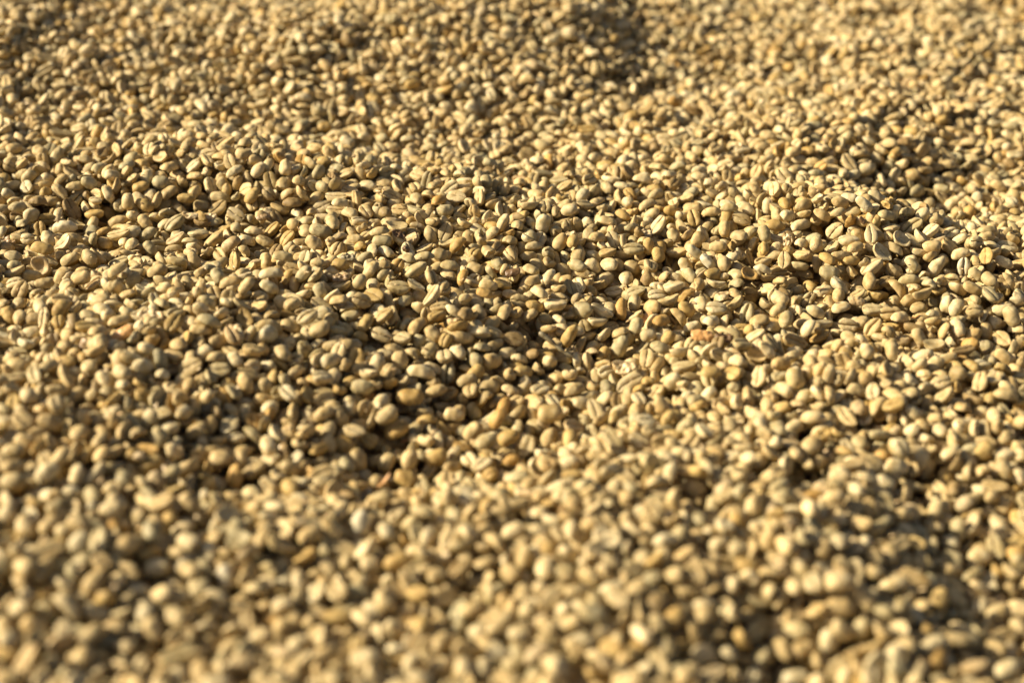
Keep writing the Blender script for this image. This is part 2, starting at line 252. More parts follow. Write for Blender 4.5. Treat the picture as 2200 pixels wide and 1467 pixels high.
# ---------------------------------------------------------------- where the beans lie: a poured patch at rest, and the single beans
PATCH = """
700040222 59264494 1710023255 147047457 2900024232 15852944 3310021267 71470327 3560041253 227837224 3840046224 76627484 5970031265 26527412 7470030292 53767452 7500038245 196555167 8760046215 71129717 9400036220 52590563 10290045243 29136583
10970027233 77921766 11860041214 111969835 12510031213 113389265 14710023255 148880424 15180030209 16204412 16890044289 52607577 17080036236 11715484 19710030282 109858484 21630047235 34505646 22970023242 124528162 23890029251 94669913 26450025279 95120697
28270025250 146275113 28860045230 143868223 30920042266 22182716 31570032233 175262735 32580036242 55693625 33410042214 103543937 540098220 194953274 1000050278 91683466 1010107256 24147317 1230089217 14838313 2160082257 44698572 2470089224 231421652
2960103255 74198483 3020096208 32086452 3590091284 35862614 4380102236 52019254 4810057215 187887372 4990099235 96806537 5480055211 53492395 5610102255 246904511 6380087244 112791636 6860071277 40144555 7030058238 56960697 7730080278 19543394
7940081232 145841524 8460063294 14969268 8810108253 245673926 9530059185 80250412 10050084180 199338524 10590070190 52188434 11390056188 230442373 11610086225 16105594 12380089234 16294573 13090066192 115261934 13220094213 98866421 13290087258 217889486
13520060226 25483854 13960097235 36192447 14260053218 31180445 14940104270 51279514 15150100244 14533806 15680087291 63989293 15850069209 114740013 16140084250 48221263 16210066300 24898545 16720081235 231022515 16840086204 143950986 17810063228 63802485
18290065258 107309506 18900088226 71382445 19000067272 19855454 19660073253 223612393 19730075197 34724112 20440083256 150461425 20860098232 95497383 21220069217 93960583 21690106213 231068577 22240067273 74661024 22380070234 85048936 22670109257 61731823
23120093210 70970304 23540070200 133762933 23830084278 16932125 24120108188 68717483 24490084273 43140564 24570053220 37609546 25340087225 139048377 25450062260 160255615 25930109249 121947361 26060052209 113955285 26250061227 99662384 26910052244 192906376
26940097290 246891504 27260085228 14650465 27480065276 81677384 27880064292 74313505 28240093239 214653924 29180057264 32180237 29850065227 14205676 29990094258 115603624 30440081275 158731234 30820104236 224477658 30980066220 112536603 31700095210 155540793
31800063244 249748383 32320105222 173870781 32690104243 96614386 32990058211 49652655 33440093264 46248226 780164227 185880424 920168205 44152925 1130148285 33251175 1610114292 61815653 1770145241 15265958 2330156248 26206455 2570119287 157508471
2910170229 88535357 3800130227 53749766 4620135294 85527135 4930167233 50356354 5310126280 152390394 5540168226 169370544 6090144272 193292435 6190134225 60152452 6560152263 231039753 7100147234 45344014 7200136260 119946524 7900168256 88859786
8300133202 84198514 9110162238 78870313 9180132198 129746394 9490111282 124572917 9850118228 125579106 10230167203 120934345 10360155257 180645707 10840140216 244954034 10930111234 30976583 11820126268 121056596 11820160213 49365642 12060146189 151516583
12470138242 237589373 12650122202 140828483 13440151239 44346564 13740153283 32120664 14550137233 78978607 15440170229 235648127 15820118235 53390714 15980155193 17487294 16410135281 149328437 16460143231 30973614 17040167275 40360354 17530134209 94401515
18150138235 54473555 18510155226 11026672 18890130278 125251005 19090152201 246333264 19540116233 36933130 20210136214 150538406 21170162222 73954598 21900159248 106741846 22120118179 85187177 22120129264 124207292 23260155190 152645924 23770119237 95449074
24040161248 104210763 24470140291 233830863 24790144204 43495526 24840145247 81911442 25340153227 178948214 25920155197 16981745 26400158251 91280429 26660134210 143897566 27670115254 30154473 27890142208 52066728 28140128299 170154486 28530116271 175354894
28610132205 82591595 29030169271 74052822 29360145219 176707313 29620158257 10927667 30360163274 114395596 31060120281 23450025 31210160223 174601551 31650147252 157989545 32260133227 186807635 33180160238 74845424 210208223 23342965 530187270 33895404
1400218214 134456674 1680201268 24245684 2160219213 80759485 2420225273 37928342 3590173249 122568185 3960172267 142322755 4450172230 231969244 4500221283 142011416 5520204263 79250592 6260192227 208969287 6790203220 99955522 7410212216 49030364
8390171235 69565464 8520185275 39763434 9760177260 14052433 9880223240 76331836 10700204255 77359834 11140228211 108719593 11300175254 17182805 11540210241 51525744 12820177205 104962027 12990203237 60332536 13410176280 246457911 14110218194 119758432
14280184245 18861655 14890184206 127189644 14990201258 58852423 15680193267 48678670 15990204233 92149092 16240213276 213603425 16300197218 34110574 17230173258 93643846 17250227230 84840944 17900201225 31025555 18410179288 145626394 19100177258 34943974
19600206217 71178396 19660184267 142309603 19850214178 83564916 20330174243 16689260 20790229216 84959606 21090224280 60053534 21130183242 49749495 21830224240 78263513 22100183209 35460027 22580180280 75760124 22830174203 196808374 23310173260 60760397
23490188190 87877217 24200198198 68087604 25020221259 46340906 25790176255 135984691 26110219201 33736285 26670193243 215333727 26740207277 237206554 27230229225 125576907 27320175242 100355615 27690228271 24397383 27950172264 116919526 28430200248 91327243
29140193224 115747947 29820223214 54274174 30030184197 107920263 30540175246 63945905 31230196201 234654522 31630230225 151584564 32070223233 35010343 32290172279 123137137 32750199192 111322537 33010177260 69662562 33790211259 118683548 510256282 23768573
520249181 62706594 940272222 114059415 1190252269 44771606 1750256281 24498445 1760283233 176369885 2400248223 176859124 3090242265 15598492 3310237224 10341455 4050243205 148213554 4310258257 136066953 4680283253 208669234 5120232248 26476533
5490241220 164130653 5940250225 44421544 6240248272 92010503 6820232244 179534574 7300255282 40264486 7730246243 43218694 8290259263 57811624 8540245225 18417535 9150277250 129456684 9230234230 72652755 9740277209 189153423 10530231217 26754914
10650289264 141065753 11250258247 18721631 11570267213 15129745 12130234254 27085745 12460243218 49225503 12490254277 107033244 12830277225 72118753 12870236307 22712547 13490256269 21561204 13880271303 77729145 14190254233 232652616 14270272277 116023266
14910265280 82985275 15020253199 41147204 15330262274 123029426 15730240227 17455613 16130266256 53014703 16770232255 133493516 17310278261 180658724 17930260255 73381164 18580286285 76247554 18690237230 62994515 18870249191 65698464 19740285229 118878498
20010252202 129335463 20700244240 149665426 21360287261 63408325 22140269280 58256435 22140277218 49251502 22520234241 90629584 23250237239 63876844 23270273260 14684823 23660254221 13631932 24360237250 108284568 24670273214 10530443 25190234208 53743964
25660288237 44835097 26060239215 49561485 26080261262 16204475 26920270242 79355594 27370272200 47779241 27900290240 233275116 28030243215 79167386 28320275249 225749283 28740237223 28073653 29170237255 25001442 29210285227 89328401 29750280177 40648575
30020246247 59233305 30630235268 148483566 30760284209 221156783 31030246243 11885632 31190258217 95262103 32690243246 94970833 32770260187 25066395 33270237261 182957343 33420270264 89553452 1020332190 44651528 1110313222 97092340 2090323249 160966299
2510316220 66197526 2760325266 102209544 3340298277 191262703 3460335261 119250584 3710300236 245596606 3970304286 80145584 4340343249 234643085 4540324199 122584246 4960328273 55195495 5220320219 62865395 5330303258 231584603 5900309268 243985395
6330340226 117358585 6360301224 23904383 6950293214 72919762 7450312214 17310495 7680311260 49637518 8190335270 198324437 8230312221 63456042 8760342236 141683416 9010338282 27209346 9640317266 137984304 10120345283 33639906 10210292187 81219593
10240335222 58980494 10940324212 65957917 11200340252 26487757 11820342215 195601563 12040317271 84352775 12710330264 131234776 12920339208 76838506 13260345265 212125192 13720324291 127757725 13730303244 65749174 14470320223 64846635 14600340269 25459984
15300318253 126172094 15850317213 17278713 15880331273 92269232 16430323295 66559782 16440305210 83056445 16630339214 195902491 16810293254 26347322 17240318219 149151741 17660294231 104563123 18510308225 244059361 18570329233 203289676 19120309260 152531816
19200320194 81985346 20260346244 94538444 20310312272 38976644 20410309223 64539114 20900340271 169275523 21090333235 118382576 21660346253 78419325 22030333189 50855506 22700337279 151077524 22820319219 168963705 23040310213 53023501 23270297290 182187434
23540309252 139050215 23870333222 95731856 24140316242 41272725 25040299261 13603424 25100336242 104849002 25860326259 243797464 26500325221 63860064 26640334264 114723903 26970315214 220358593 27490321282 75948034 27540335220 111026314 27900322192 94546727
28110298291 127357853 28640319262 85991715 29390338216 45351415 29670346258 46178834 30180307216 118011425 30280335195 56050706 30500332248 97813437 31260331232 10055486 31740337287 56158203 31940319214 107118196 32200296249 60827535 32390329192 36343076
32910310232 111886486 33490325258 220556584 290375206 111838686 780381225 52611564 1420364251 114497555 1530367202 51515546 2200389230 135745236 2270386272 49471466 3070370237 35069046 3740379298 146804565 3880366213 82609516 4220367270 244398463
5300361235 243805676 5940406217 10848544 6390368262 57387314 7020351265 26251063 7690382234 90148585 8440410272 111029543 9320384248 241783527 9660401208 16395465 10400402234 132928894 11360389227 95154692 11640367267 95144672 12240396201 106063955
12400378250 45839955 13300372257 27223617 14330390236 140147484 15150374262 135211774 15960402233 67306477 16520375251 191780614 17220377243 94145504 17940373215 64250345 18060364261 122124804 18710385249 122146416 19470366286 130669398 19590369232 15959414
20000394252 148516545 20650403241 62626235 21330408255 121965205 21640377209 93594357 22300350241 247289651 23090376267 85190725 23290381215 231614586 23930390198 118933486 24050401244 27489327 24570390228 143030717 25190394262 36762573 25450371191 34693308
25590370287 50773415 26190389239 65271944 27070380235 26991624 27390395209 130749264 27970380267 103955967 28100397202 104396614 28650351230 136532446 28810405238 109431572 29020400292 28928565 29070353291 63952972 29930408253 84075882 29990405203 153756818
30680385252 66577134 30810390210 45540303 31460396253 66861051 31910382231 43424307 32680395212 237310473 33270409275 84898526 33370376237 62351487 730440227 159160604 1300429242 52186665 1960445264 123034073 2780435220 80160535 3090445252 57610474
3700418236 88078385 4280457214 127191646 4690415234 105203513 5080447271 133007494 5280426171 75804544 5980447277 143692707 6220450223 108849684 6770416225 27094468 6770440267 118185396 7460440278 41076414 7530448237 78561704 7870415260 98417441
8070468205 148582544 8550421241 45631956 9090458192 242522217 9290460244 116405544 9850419253 98184342 9900460221 14333924 10430415277 39022564 10850416196 132316716 11530427239 49848415 12330453238 231429387 12810412211 96252875 12920417251 228136693
13360439268 133408645 13530414218 165343956 14080435279 125358424 14820415282 166518735 15460429252 95895547 16130438290 70553673 16800423249 79532576 16960424198 147306554 17250456276 126914584 17470446236 93249853 18010411272 67685374 18100424205 109334502
18200451315 137489398 18670445274 70534414 19050441227 127855325 19580464259 151168266 20280446283 230467523 20640429245 197318704 21520437279 89267366 22120452208 58232809 22300420255 24700444 23100421246 96795515 23550448230 55876113 24570448249 208082414
25190442195 32952866 25740441220 222674852 26090419271 243961674 26680445225 10139462 26760451279 76492341 27140427283 112444537 27500451238 44162973 28430466232 14605344 29180439225 87772169 30030449258 65912181 30540449218 49365674 30990444217 201834842
31530419186 69853473 31560457260 249331494 32420444247 70971385 32880461226 10465426 33060455184 82606473 33640428246 162887503 410504265 88277714 770512257 76637054 1560511271 246202514 1670487224 60150575 2450492232 98974397 2970524219 233348963
3420478199 79952474 3670492238 94702644 4450501239 58316508 4640477193 104337926 5180502239 156959745 5570484260 146755924 5840522219 125089224 6200502274 139560666 6590530235 110939256 7040494251 108647171 7810505276 20774452 8290498262 84847985
8980507208 138959296 9010512243 202380755 9720524250 144906333 10150481248 200760723 10310499207 14945931 10550470244 45254934 10880501247 84802615 11050487203 123918836 11670486196 51835675 11830489255 95745957 12210519237 44012742 12280487289 237550616
12830524265 123266934 12890493199 75065493 13070476226 246305454 13710492196 29174621 13880470230 110447674 14310515275 20869306 14600472242 74162248 15050519268 111818467 15540512276 12037764 15630477215 60570574 15910485276 62914513 16360489216 18013633
16380525248 109226494 17110495223 196908304 17760491270 16170823 17820529210 130364424 18350475242 176540427 18350512278 104798476 18930520216 144799527 19300522289 23841376 20140478253 15332034 20150524267 126019863 20680506213 101584557 20830512276 94853625
21200476238 129171583 21630501237 153722696 22210495269 11378372 22540518243 28681542 22680487212 51175324 22760471283 132415544 23230511260 40347326 23610523231 89273503 23830513195 111125554 24120478264 115232954 24490474199 100263516 24630521247 74857361
25170519197 22690525 25260517259 91266401 25300474241 142351566 25900514260 124874064 26340474235 27969492 26660522267 189843426 26740521220 197009675 27210498265 73262544 27710513211 105545034 27960513249 179371614 28520518220 19350405 28960493280 66642073
29360506215 20257483 29610484272 134981845 30030479221 231335205 30310520233 108467805 30720478208 104045941 31390501214 189739585 31820471205 27889404 31890513255 233255963 32280509214 204588572 32630528264 43503436 33410524207 68875564 560563234 59658595
1280553232 246097573 1980550205 139559575 2270585257 102757166 2890544241 146492623 3550532290 74040157 3890557226 84096375 4790590245 126841925 5130565281 245956663 5220572204 63644393 5830558282 140246577 6030583259 116646844 7180563278 103027524
7720530243 114762166 8040562261 214901516 8400559215 77187644 8840563261 43772475 9440547273 48341673 10320557233 27634474 10740567268 10334597 11310531290 134878794 11550544214 113416218 11690587222 205954027 11960565287 175944193 12320571190 142087424
13160569226 49469544 13320550187 21382533 13760547257 43189377 13960566209 163583212 14370555206 29273503 14730572258 35053985 15060534207 76604577 15300586252 94622815 15890589246 101335683 16120556198 16605646 16780573243 236168855 17060534199 140532474
17190552265 41316496 17600568217 202084595 18760560240 89464536 19650570242 21786416 19930531213 56703514 21350545224 106039964 22020570236 24362934 23010552213 138527243 24490548198 92905435 25100569168 79359684 25410563247 121261302 25820589269 181777754
26150564225 94703355 26540575274 118564276 27160541247 218844427 27250572186 71753297 28090573228 136804594 28630553271 95357385 29320565258 121353263 29780561215 112790345 29830539173 35296484 30590531248 97934284 30710550186 64900526 30960562242 109248305
31430543267 101614496 32010569236 120356563 32750542224 20774494 33100574237 115823563 250615230 218532384 900632238 129664496 960608207 145537024 1410596255 77109654 1860591203 57855473 2640620207 25039025 2660593276 136891303 3210593220 161663726
3370625241 168776325 4000607246 97882422 4550606217 84469205 4980635258 177433514 5460608233 52243514 6650595248 55253844 6790649205 12408523 6860608284 11319384 7180631252 54703667 7410594223 49341544 7980645250 216284185 8180622250 144719116
8230591308 63550624 8870593196 55796637 9160608241 23005525 9840606214 126042763 9870604261 52589534 10430627225 236683704 11130612237 146152625 11540610254 61317461 12110646218 79333436 12560591257 67757883 12910623211 245358185 13130615251 99559473
13550628191 37592522 14490627220 143051476 15010645272 128551732 15390616197 16465715 15710646253 116203406 16290602270 51422642 16520622218 24369334 17020625229 142743894 17590623217 66051092 18180597242 94692603 18410626213 116097405 19020623257 119739575
19190593192 169635446 20040639247 71072400 20160591281 156001495 20730591237 77010284 20750636248 25725914 21440604242 28114526 22000639200 111316543 22040607272 243803416 22420648242 115937153 22670593251 244119364 23090640204 94534214 23530592251 55759029
24070594268 143615655 24350640233 31521294 24790634208 63012614 24880619253 104403361 25580628235 23664905 26340637222 29535604 27110610283 36097493 27140606238 54990775 27360635202 44796463 27830594273 123668923 28140643237 43996526 28370642200 49737535
28830595239 195458455 28990629263 21220571 29370636212 36745724 29370620229 185103344 30220609259 240773457 30280616210 40571503 30940615196 55593665 31280644204 56985216 31510624250 17210335 31930608195 70431445 32250631252 52488336 32530610218 184491643
32850629245 27950290 33420610176 118085345 33770596237 113081372 360662201 34243575 440708236 244002565 1170683281 84503343 1400707251 146340081 1890685222 78960633 1920652263 95997544 2520660254 66195424 2730656238 43251755 3250704238 19843465
3380679297 167537176 3800679256 17727234 4260680249 84310456 5030676204 40243526 5540709227 26289225 5590655228 219264647 5970694211 86527103 6220652237 80430482 7010694229 26106516 7530690221 102224752 8080655288 49852586 8300705253 116393534
8340698226 143340814 8750657283 126144713 9280677251 78618534 9340655206 26397542 10050668261 31444297 10620686215 142408494 10860667265 70635488 11250682216 78338373 11590694249 90830684 12400672248 183593553 12730709249 143220654 13060675268 145404368
13360709195 47213426 13760656242 73957901 14510651225 49069384 15100692219 21156245 15820678234 16152609 16090681273 49452302 16230697198 143936967 16680661240 107811431 17100681245 201446848 17190691178 85502534 18010700222 155047133 18450680267 103874206
18550685195 119050784 19370654226 130875485 19750708235 114354244 19850686286 30246405 20470697225 72177243 20760683291 122348356 21410696219 98929695 21880660255 135658744 23090660249 45251054 23740661216 68682514 24600692281 245897409 24710692229 238621616
25190705184 108976448 25520660232 235408777 25750700274 77628312 26560696249 84302374 27080707205 12607525 27340664246 158760605 27690651285 13026414 27860709223 14441492 28760672230 61131734 29490690177 85457983 29570665283 97227123 29880697237 67690614
30660662241 115892745 30850701234 102075512 31990690217 125653154 32490686217 234832222 33020660206 134926923 33240708251 249365655 33560691191 102308485 710761283 33417635 1000726257 234926184 1230713200 155944027 2360762266 139857445 2480737230 115069955
2880714278 95698555 3730749240 188933683 4100719209 141685552 4550730257 239127592 4780718192 133368403 5080735244 119463662 5960752226 136114715 6450759171 123796396 6530721220 223607704 7160757264 60969573 7490752184 143711243 7630718282 85122205
7980750230 116672152 8780769238 63356634 8920721200 116691433 9210717282 27492424 9490749233 53590264 9920733249 114821187 10180769190 95995374 10620730261 64006675 11240744268 127819442 11390762208 78842661 11450711187 23523886 11950719213 148140302
12230734242 14603544 13450751280 26404535 13570743241 232664355 13980765250 42756914 14180711211 61986374 14390721195 85739087 14920756241 73955971 15190721197 103131915 15640742252 45611193 16310758217 94764956 17020757254 99547412 17140735227 242853465
17340756288 77108465 17930749259 194557915 18620719211 201277663 19220716249 69366623 20120740259 32658134 20750739248 49063455 20790711222 85022333 21460713280 20256416 21550750251 56197574 22060721222 62287644 22350768278 86348253 22630722247 191960876
23170719212 179741551 23500734249 13708504 24170714243 84268281 24550759254 193604363 24620767211 83395504 25310724230 79849423 26070718222 242791545 26130751297 16954222 26790761260 34666076 27080725270 57010376 27740747254 103133483 28590743209 119665476
28750748251 52606496 29270724269 81527485 29500750182 75390441 29920722200 53193493 30350759188 105853775 30500710211 237665766 30950747254 210558565 31420717212 240732675 31960747244 249558495 32090744171 100263504 32600720238 76394500 32900726186 77589543
33650742241 92540826 290777230 154203584 740809270 166648612 1230791210 23105595 1440794249 89331461 1650817272 49260296 1980792184 37289583 2310794241 174660061 2710813273 96893382 2950774239 74820663 3470827218 145702594 3530799272 111636634
4160804238 84089384 4620804230 89077544 5100781204 88184655 5410800261 243836036 5440817187 23896445 5840815288 56594395 6140802255 137511645 6240812207 104054986 6930784223 159075594 7490796251 28826444 8240805231 125282125 8910795249 165201533
9130812209 36344395 9780801253 213008305 10030818214 234619115 10200821261 236490661 10600798241 131516486 11190814264 172013384 11680823246 177524203 12070795199 35258146 12410794217 60157554 12870791267 24130864 13290798226 55952404 13870798272 57683263
14390802216 121544295 15100800262 82408592 15510805237 65941033 15580776206 163463903 16010806265 147008406 16490787225 28877401 16620825268 71135778 17380786162 19950515 17600787226 72585674 17770821192 176821504 18390775223 190668405 18420813215 233435942
18530795262 119739468 19010783200 109363574 19430819287 47390373 19480792254 102963085 19870777281 94390364 20310795214 153949385 20440796296 101813387 20450816256 78877654 21130776292 124193682 21230783206 30571495 21390823257 93270104 21880797226 243541203
22030820239 49652493 22590799221 82791373 23200783239 140430503 23970788225 47106434 24570813231 218527733 25210790229 15105474 25540825254 143904486 25910772197 247965594 26050796259 111273715 26560816227 13329566 27590816219 114702624 27660803266 13191697
28280793239 123288334 28630822257 212810704 28880788212 52622831 29200816244 27810543 29740820179 115241022 30270830188 238116571 30620788236 102580235 31100790233 232894464 31250795189 88518485 31350789286 55461476 31860825236 71342495 32150786189 84304694
32390790272 231069513 32720820262 85557406 32900781205 198875506 33280789246 17511315 620859221 166573886 840883251 82843174 1210856207 216794476 2040886241 15334184 2360866216 105433164 2920872237 131984445 3230839283 134024895 3830871255 65798523
4890861193 59946534 5090887252 173636666 5960867230 13248496 6270881274 148718546 6670875258 114351823 6860864222 44943065 7200851253 219269535 7810859228 99169653 8250876210 44147185 8740877241 23743086 9550851243 25403385 9840870281 17206516
10420857219 33157582 11210845235 20146515 12070859258 73915665 12670856225 111027343 13110871281 16057605 13280874217 179077514 13780843213 42317646 14360846262 51260303 14430872198 88820503 14820835227 92910637 15250875280 93741594 15340876222 109024554
16220848207 21619583 17050881250 125884803 17360833213 128266812 17580854269 111783647 17880873193 18732477 18260871246 103603615 18790858293 72994534 18970845244 128825303 19770857221 124468554 19870861279 231952415 20710886277 38315596 20920856246 176905431
21570854188 76206696 22490847235 184588193 22520887210 46147516 23130855276 32320216 23650842217 135947884 24260855230 184970325 24620873252 131135713 24980844197 201026696 25280870257 66053756 25580833195 197316336 25940889233 35292597 26170842225 54623434
26920871199 161717323 27000848263 159746445 27840875217 140460645 28010860263 103705544 28770855202 23905414 29530841212 84654562 29850849246 75865856 30230833275 77717255 30520883223 116191385 30870861245 186364955 31180861268 109073394 31770874220 159762463
31820851283 93195513 32700854200 19453304 32880889254 130739372 33410867225 22590484 370923266 54033393 1220893278 13947904 1410926223 64593682 1930892268 248975574 2580924249 214203417 3130920259 78727403 3810930232 99851414 4310902260 187766240
4420892239 34452705 5050926192 44897373 5750904242 215379703 6240933246 84546554 6820945209 177138082 7320929257 144675154 7470912212 36151085 7700900253 214695385 8180929239 58780624 8430943205 115099483 8960895253 84901566 9150945190 158874344
9810902177 248865535 10030939229 34434185 10540894256 35385466 10720939194 29634514 10990900249 62386311 11650907257 81149225 11970929233 62507425 12760929258 54051324 13940909244 175384835 14160948239 97088716 14790913258 144544035 15570938280 22043196
15640942225 85343975 15950898242 127453552 16560932231 105663025 16600935258 163796573 16820897185 188375496 17140928230 163618745 17890948225 54657907 17970946254 98112545 18700908260 26482155 19280949245 170144493 19350909197 105815434 19700931273 236303554
19930932221 118083574 20080893294 73369854 20340933193 68766636 20350898197 175421203 21410918314 120248514 21530890278 22947396 21750911216 109635587 22430925256 117984606 23050901265 144796494 23340894237 149125611 23580913196 117882566 23710949244 91522633
23920900169 12886275 24320946261 47383505 24350928231 81958853 25080934207 83168708 25740938212 116282145 26260896183 139531446 26780929230 106005582 27270898252 217630858 27520946215 27095486 28350917237 121177367 28850907252 102911605 29360921210 39429574
29750923258 64305324 30090901282 52710474 30390948226 141249815 30810900274 48218664 31570931265 81375584 32120949232 45454207 32230894253 78018305 33550927227 244516855 220995196 43939302 380983248 90638293 900956239 243290435 1450981290 77455483
1770959286 83189721 1960970241 93294595 2470999283 164012379 2490953213 82589415 2920970194 146991464 3320969299 50865527 3620973249 106493323 4240972304 246592698 4660959255 74456624 5021002202 21987535 5100961277 248012394 5460959242 115054035
5671009201 71783492 5841001250 17512462 6350977193 80237485 6460995270 172484523 7370987221 239648675 7860999209 152075381 8281005227 114259893 8650969248 43306554 9290965248 216070806 9390997289 106393694 9760971249 103762804 10110963278 109335306
11050975238 54829055 11501008270 81669762 11930957216 24957044 12420963272 109132645 13150976270 40768346 13480961239 146762747 13670979259 208162186 14760964249 65794335 14841008264 19138621 15780958268 43611754 16360996224 119640643 16770986202 122590514
17220981253 73609745 17400998201 135655054 18580981266 102606513 19521009232 114101444 20140996251 13908318 20680997299 175055366 21000952238 135739977 21330965269 68114374 21680983225 239843454 22060952267 142580223 22501009300 68584554 22670961225 93844636
22971002265 65114155 23530976213 189845465 24190982196 60531424 24830978214 233728227 24920990247 29038657 25300978240 86723163 26470956205 113059294 26990962170 203291616 27100967284 142058875 27730968252 19023464 28330985233 11974731 28780954223 223608264
29080981177 126114174 29410995227 134139034 29540968256 113906343 30100984272 111747824 30740978285 112088432 30960966254 136833083 31330963230 84739272 32010969262 94202404 32591004263 235870944 32610958284 70441564 32820956228 230874396 33390988247 14092673
441054234 17412317 1081034222 102487354 1461028244 82113525 2151031295 36246854 2181042223 149274503 2641062271 45345042 3031024250 26344066 3141017305 103917854 3391047197 99848505 4001023242 81070435 4211034235 115531685 4661011281 135868569
5491067265 81378396 6031054201 143053303 6601031255 114732355 7021042209 51237367 7971034272 103009346 7991067221 98976397 8681047246 16479824 9341023207 40238456 9521022273 76342593 10081013235 58280284 10181063259 227627176 10611013245 39458302
10831068242 88053635 11011040294 163740686 11391046230 122067169 11921014246 215534344 12411051259 21418636 12451031229 113759183 12971020237 14740852 13091052293 110864495 13411045204 47591575 13811051268 11773207 14111017233 27393483 14291048199 245554976
15031057205 46953853 15331066272 81077454 15351030229 157067756 15761032243 117573764 16201066196 30447545 16771034276 72033413 16921058217 91582383 17441064256 54498525 17711068210 101429396 18031011247 106351499 18551066269 26386745 18831023220 179077474
19431058290 153495386 19791060271 63139435 20051025214 58542184 20561057260 58779634 21131022243 25077124 21701033275 132928814 21891040228 229656644 22381020215 21440205 22441058252 146593444 22601041214 106726457 23341049228 28085574 23631054286 195983854
24011023232 26504614 24371050233 204096515 25051036256 117924716 25881012207 84964962 25931043233 83248154 26361036255 132716735 26901022177 131233324 26971036245 12364186 27381059260 101515476 27501010204 119256345 27981039251 198964753 28091059302 242448254
28131063193 130830584 28211032245 57440114 28641025180 189270407 28861049244 78834713 29051042222 235222185 29681054244 249331584 29991032280 236405384 30121017212 50773584 30681026249 52556443 30851049292 96552545 31441012258 116145406 31751050200 109032725
32401025216 245400462 32631043274 129046448 33411051247 242752093 33561031305 84069494 33761057245 58834262 1051095252 75902584 1621074213 54201582 1871130217 17711602 1991081262 128961621 2571127284 70439333 2901096218 28214453 3711092217 239228627
3881115271 127417273 4441089273 91280375 4791070254 16645165 5231109209 67384765 5751084250 105754093 6151079269 103407394 6311098210 20671497 6441125275 25428945 7021090199 90261415 7431083258 86593617 7601117223 195586663 8191085270 159852572
8871088242 149126416 9411121217 162674635 9601086252 41482544 9921083215 103192421 10561115262 88719604 10751129216 64609223 11781075277 34141105 11801108215 55401513 12411123236 212362106 12831097284 137171191 12991111205 153459037 13341120268 102109465
14011122233 103769354 14441114240 226868135 14491084240 207579802 14601105273 110149555 14881113238 225044743 15431114245 192987485 15651111195 11274294 15941082253 185304656 16711076274 76961534 17501127203 103744156 18421123218 36806453 18771124278 91060214
19051097251 15322097 19261124275 117611644 20021109219 48584455 20811087237 43416815 21131127250 95304628 21661093229 243543432 21981113248 119465404 22481125247 177624429 23431096271 198768606 23831100221 161281505 23961095280 74361192 24281095218 146451135
24491108269 212584325 24941101256 135042538 25131123203 34601432 25491077196 183053574 25611105290 18583587 25961120222 124392254 25981096258 80533382 26521071168 71233625 26521110243 42109533 26601122203 18515512 26931130238 37621383 27401101176 149563544
27591091219 44799477 28241115253 107586684 29071109215 161361765 29551119241 222140794 30031114262 218717524 30121107215 20659534 30701076256 55351447 31191129268 45337353 31371108212 30737595 31901098254 110245415 32141106218 91317502 32641119261 87383526
32821087232 30344342 33161109208 44398515 221188222 99459444 311150279 22665905 671138229 112692444 801152209 85642086 1471180195 12920415 1771165267 151167384 2171180253 92509375 2811139240 177786333 3241143277 29076445 3461147229 197688505
3931152202 92656295 4391156252 127949685 4551136215 114531174 4971173240 27634456 5751150217 55594283 6201184265 64970494 6891152233 64245416 7571171204 111429224 7641167255 90144535 8081136234 162136284 8581133278 88419585 9131172226 22039377
9841131240 185466244 10981156197 88651396 11211147244 23207544 11831173215 238369803 12251174249 126306352 12631156263 185996573 13011190237 239270556 13291190287 58420506 13341141231 116463943 14521147247 237735674 15131170216 155396675 15961180241 164741105
16581136256 30541314 16831135218 106189733 17051179206 230837447 17571138251 165165875 18111148249 28679423 19361156231 24760966 19841132293 58482356 20381149262 84354795 20471158282 188921544 20791141213 16448666 21591161230 18447433 21691164278 52793565
22341173183 159447485 22971133225 43643865 23071169268 172385387 23371164234 97215455 24101153260 67417675 24781168242 165075645 25461169236 14242015 25801159259 25901462 26251186181 49362485 27201154267 106506565 27761162213 176388774 28531133220 57989475
28761146276 113527884 29061165224 10974653 29431189271 151874244 29781181245 105138035 30171154203 16092303 30231141300 135653982 30581149240 110439632 30851134277 158584493 31021181193 205485281 31111144203 11631604 31711163246 129233486 33171133252 17713625
271213252 118517552 661235265 96711565 961198245 74972931 1211245244 74522313 2321215210 24886716 2611213251 198324443 2761194281 40639545 3471205269 64033957 4231232283 77984695 4301215223 46503424 4691244264 128925403 5271241239 235494607
5281195183 124424916 5661217233 96341354 5961225174 143403498 6171235245 238531544 6831229238 133284323 7051205185 127787554 7591203194 42634906 8161228249 15362514 8301197289 134933465 8641205177 91063233 8871203273 145936577 9491223232 85637794
9541199276 106914315 10221190229 26994476 10311193272 169847454 10661250253 161379574 10911233175 109176515 11341198198 119256274 11341224247 37093492 11931235229 149846563 12031215278 119738495 12651215222 220541653 13491196225 152337283 13851238256 168062635
14181220227 23289252 14181197221 82744575 14471242261 211613535 15271194252 14102615 15531247212 90762694 15551235285 35997465 15981238253 100236464 16661209248 77809437 16981227203 125051464 17541193246 68721515 17901198206 13959694 18201229229 23396493
18551202282 47871756 18951202259 144972795 19151225297 64560965 19151243233 83922794 19651190256 129856514 20091239234 59024403 20811213228 79852393 21141233251 98725473 21611222203 29856515 21731244244 99332613 22051193241 184094494 22401226228 13952886
23041224220 97413317 23601211267 107890505 23831219242 95454016 24371203189 102709577 24871215270 245194682 25291216214 16144774 25581227251 100354497 26101225233 63634937 26751244227 185189533 26961211203 173738054 27261233236 176876777 27651235258 95656293
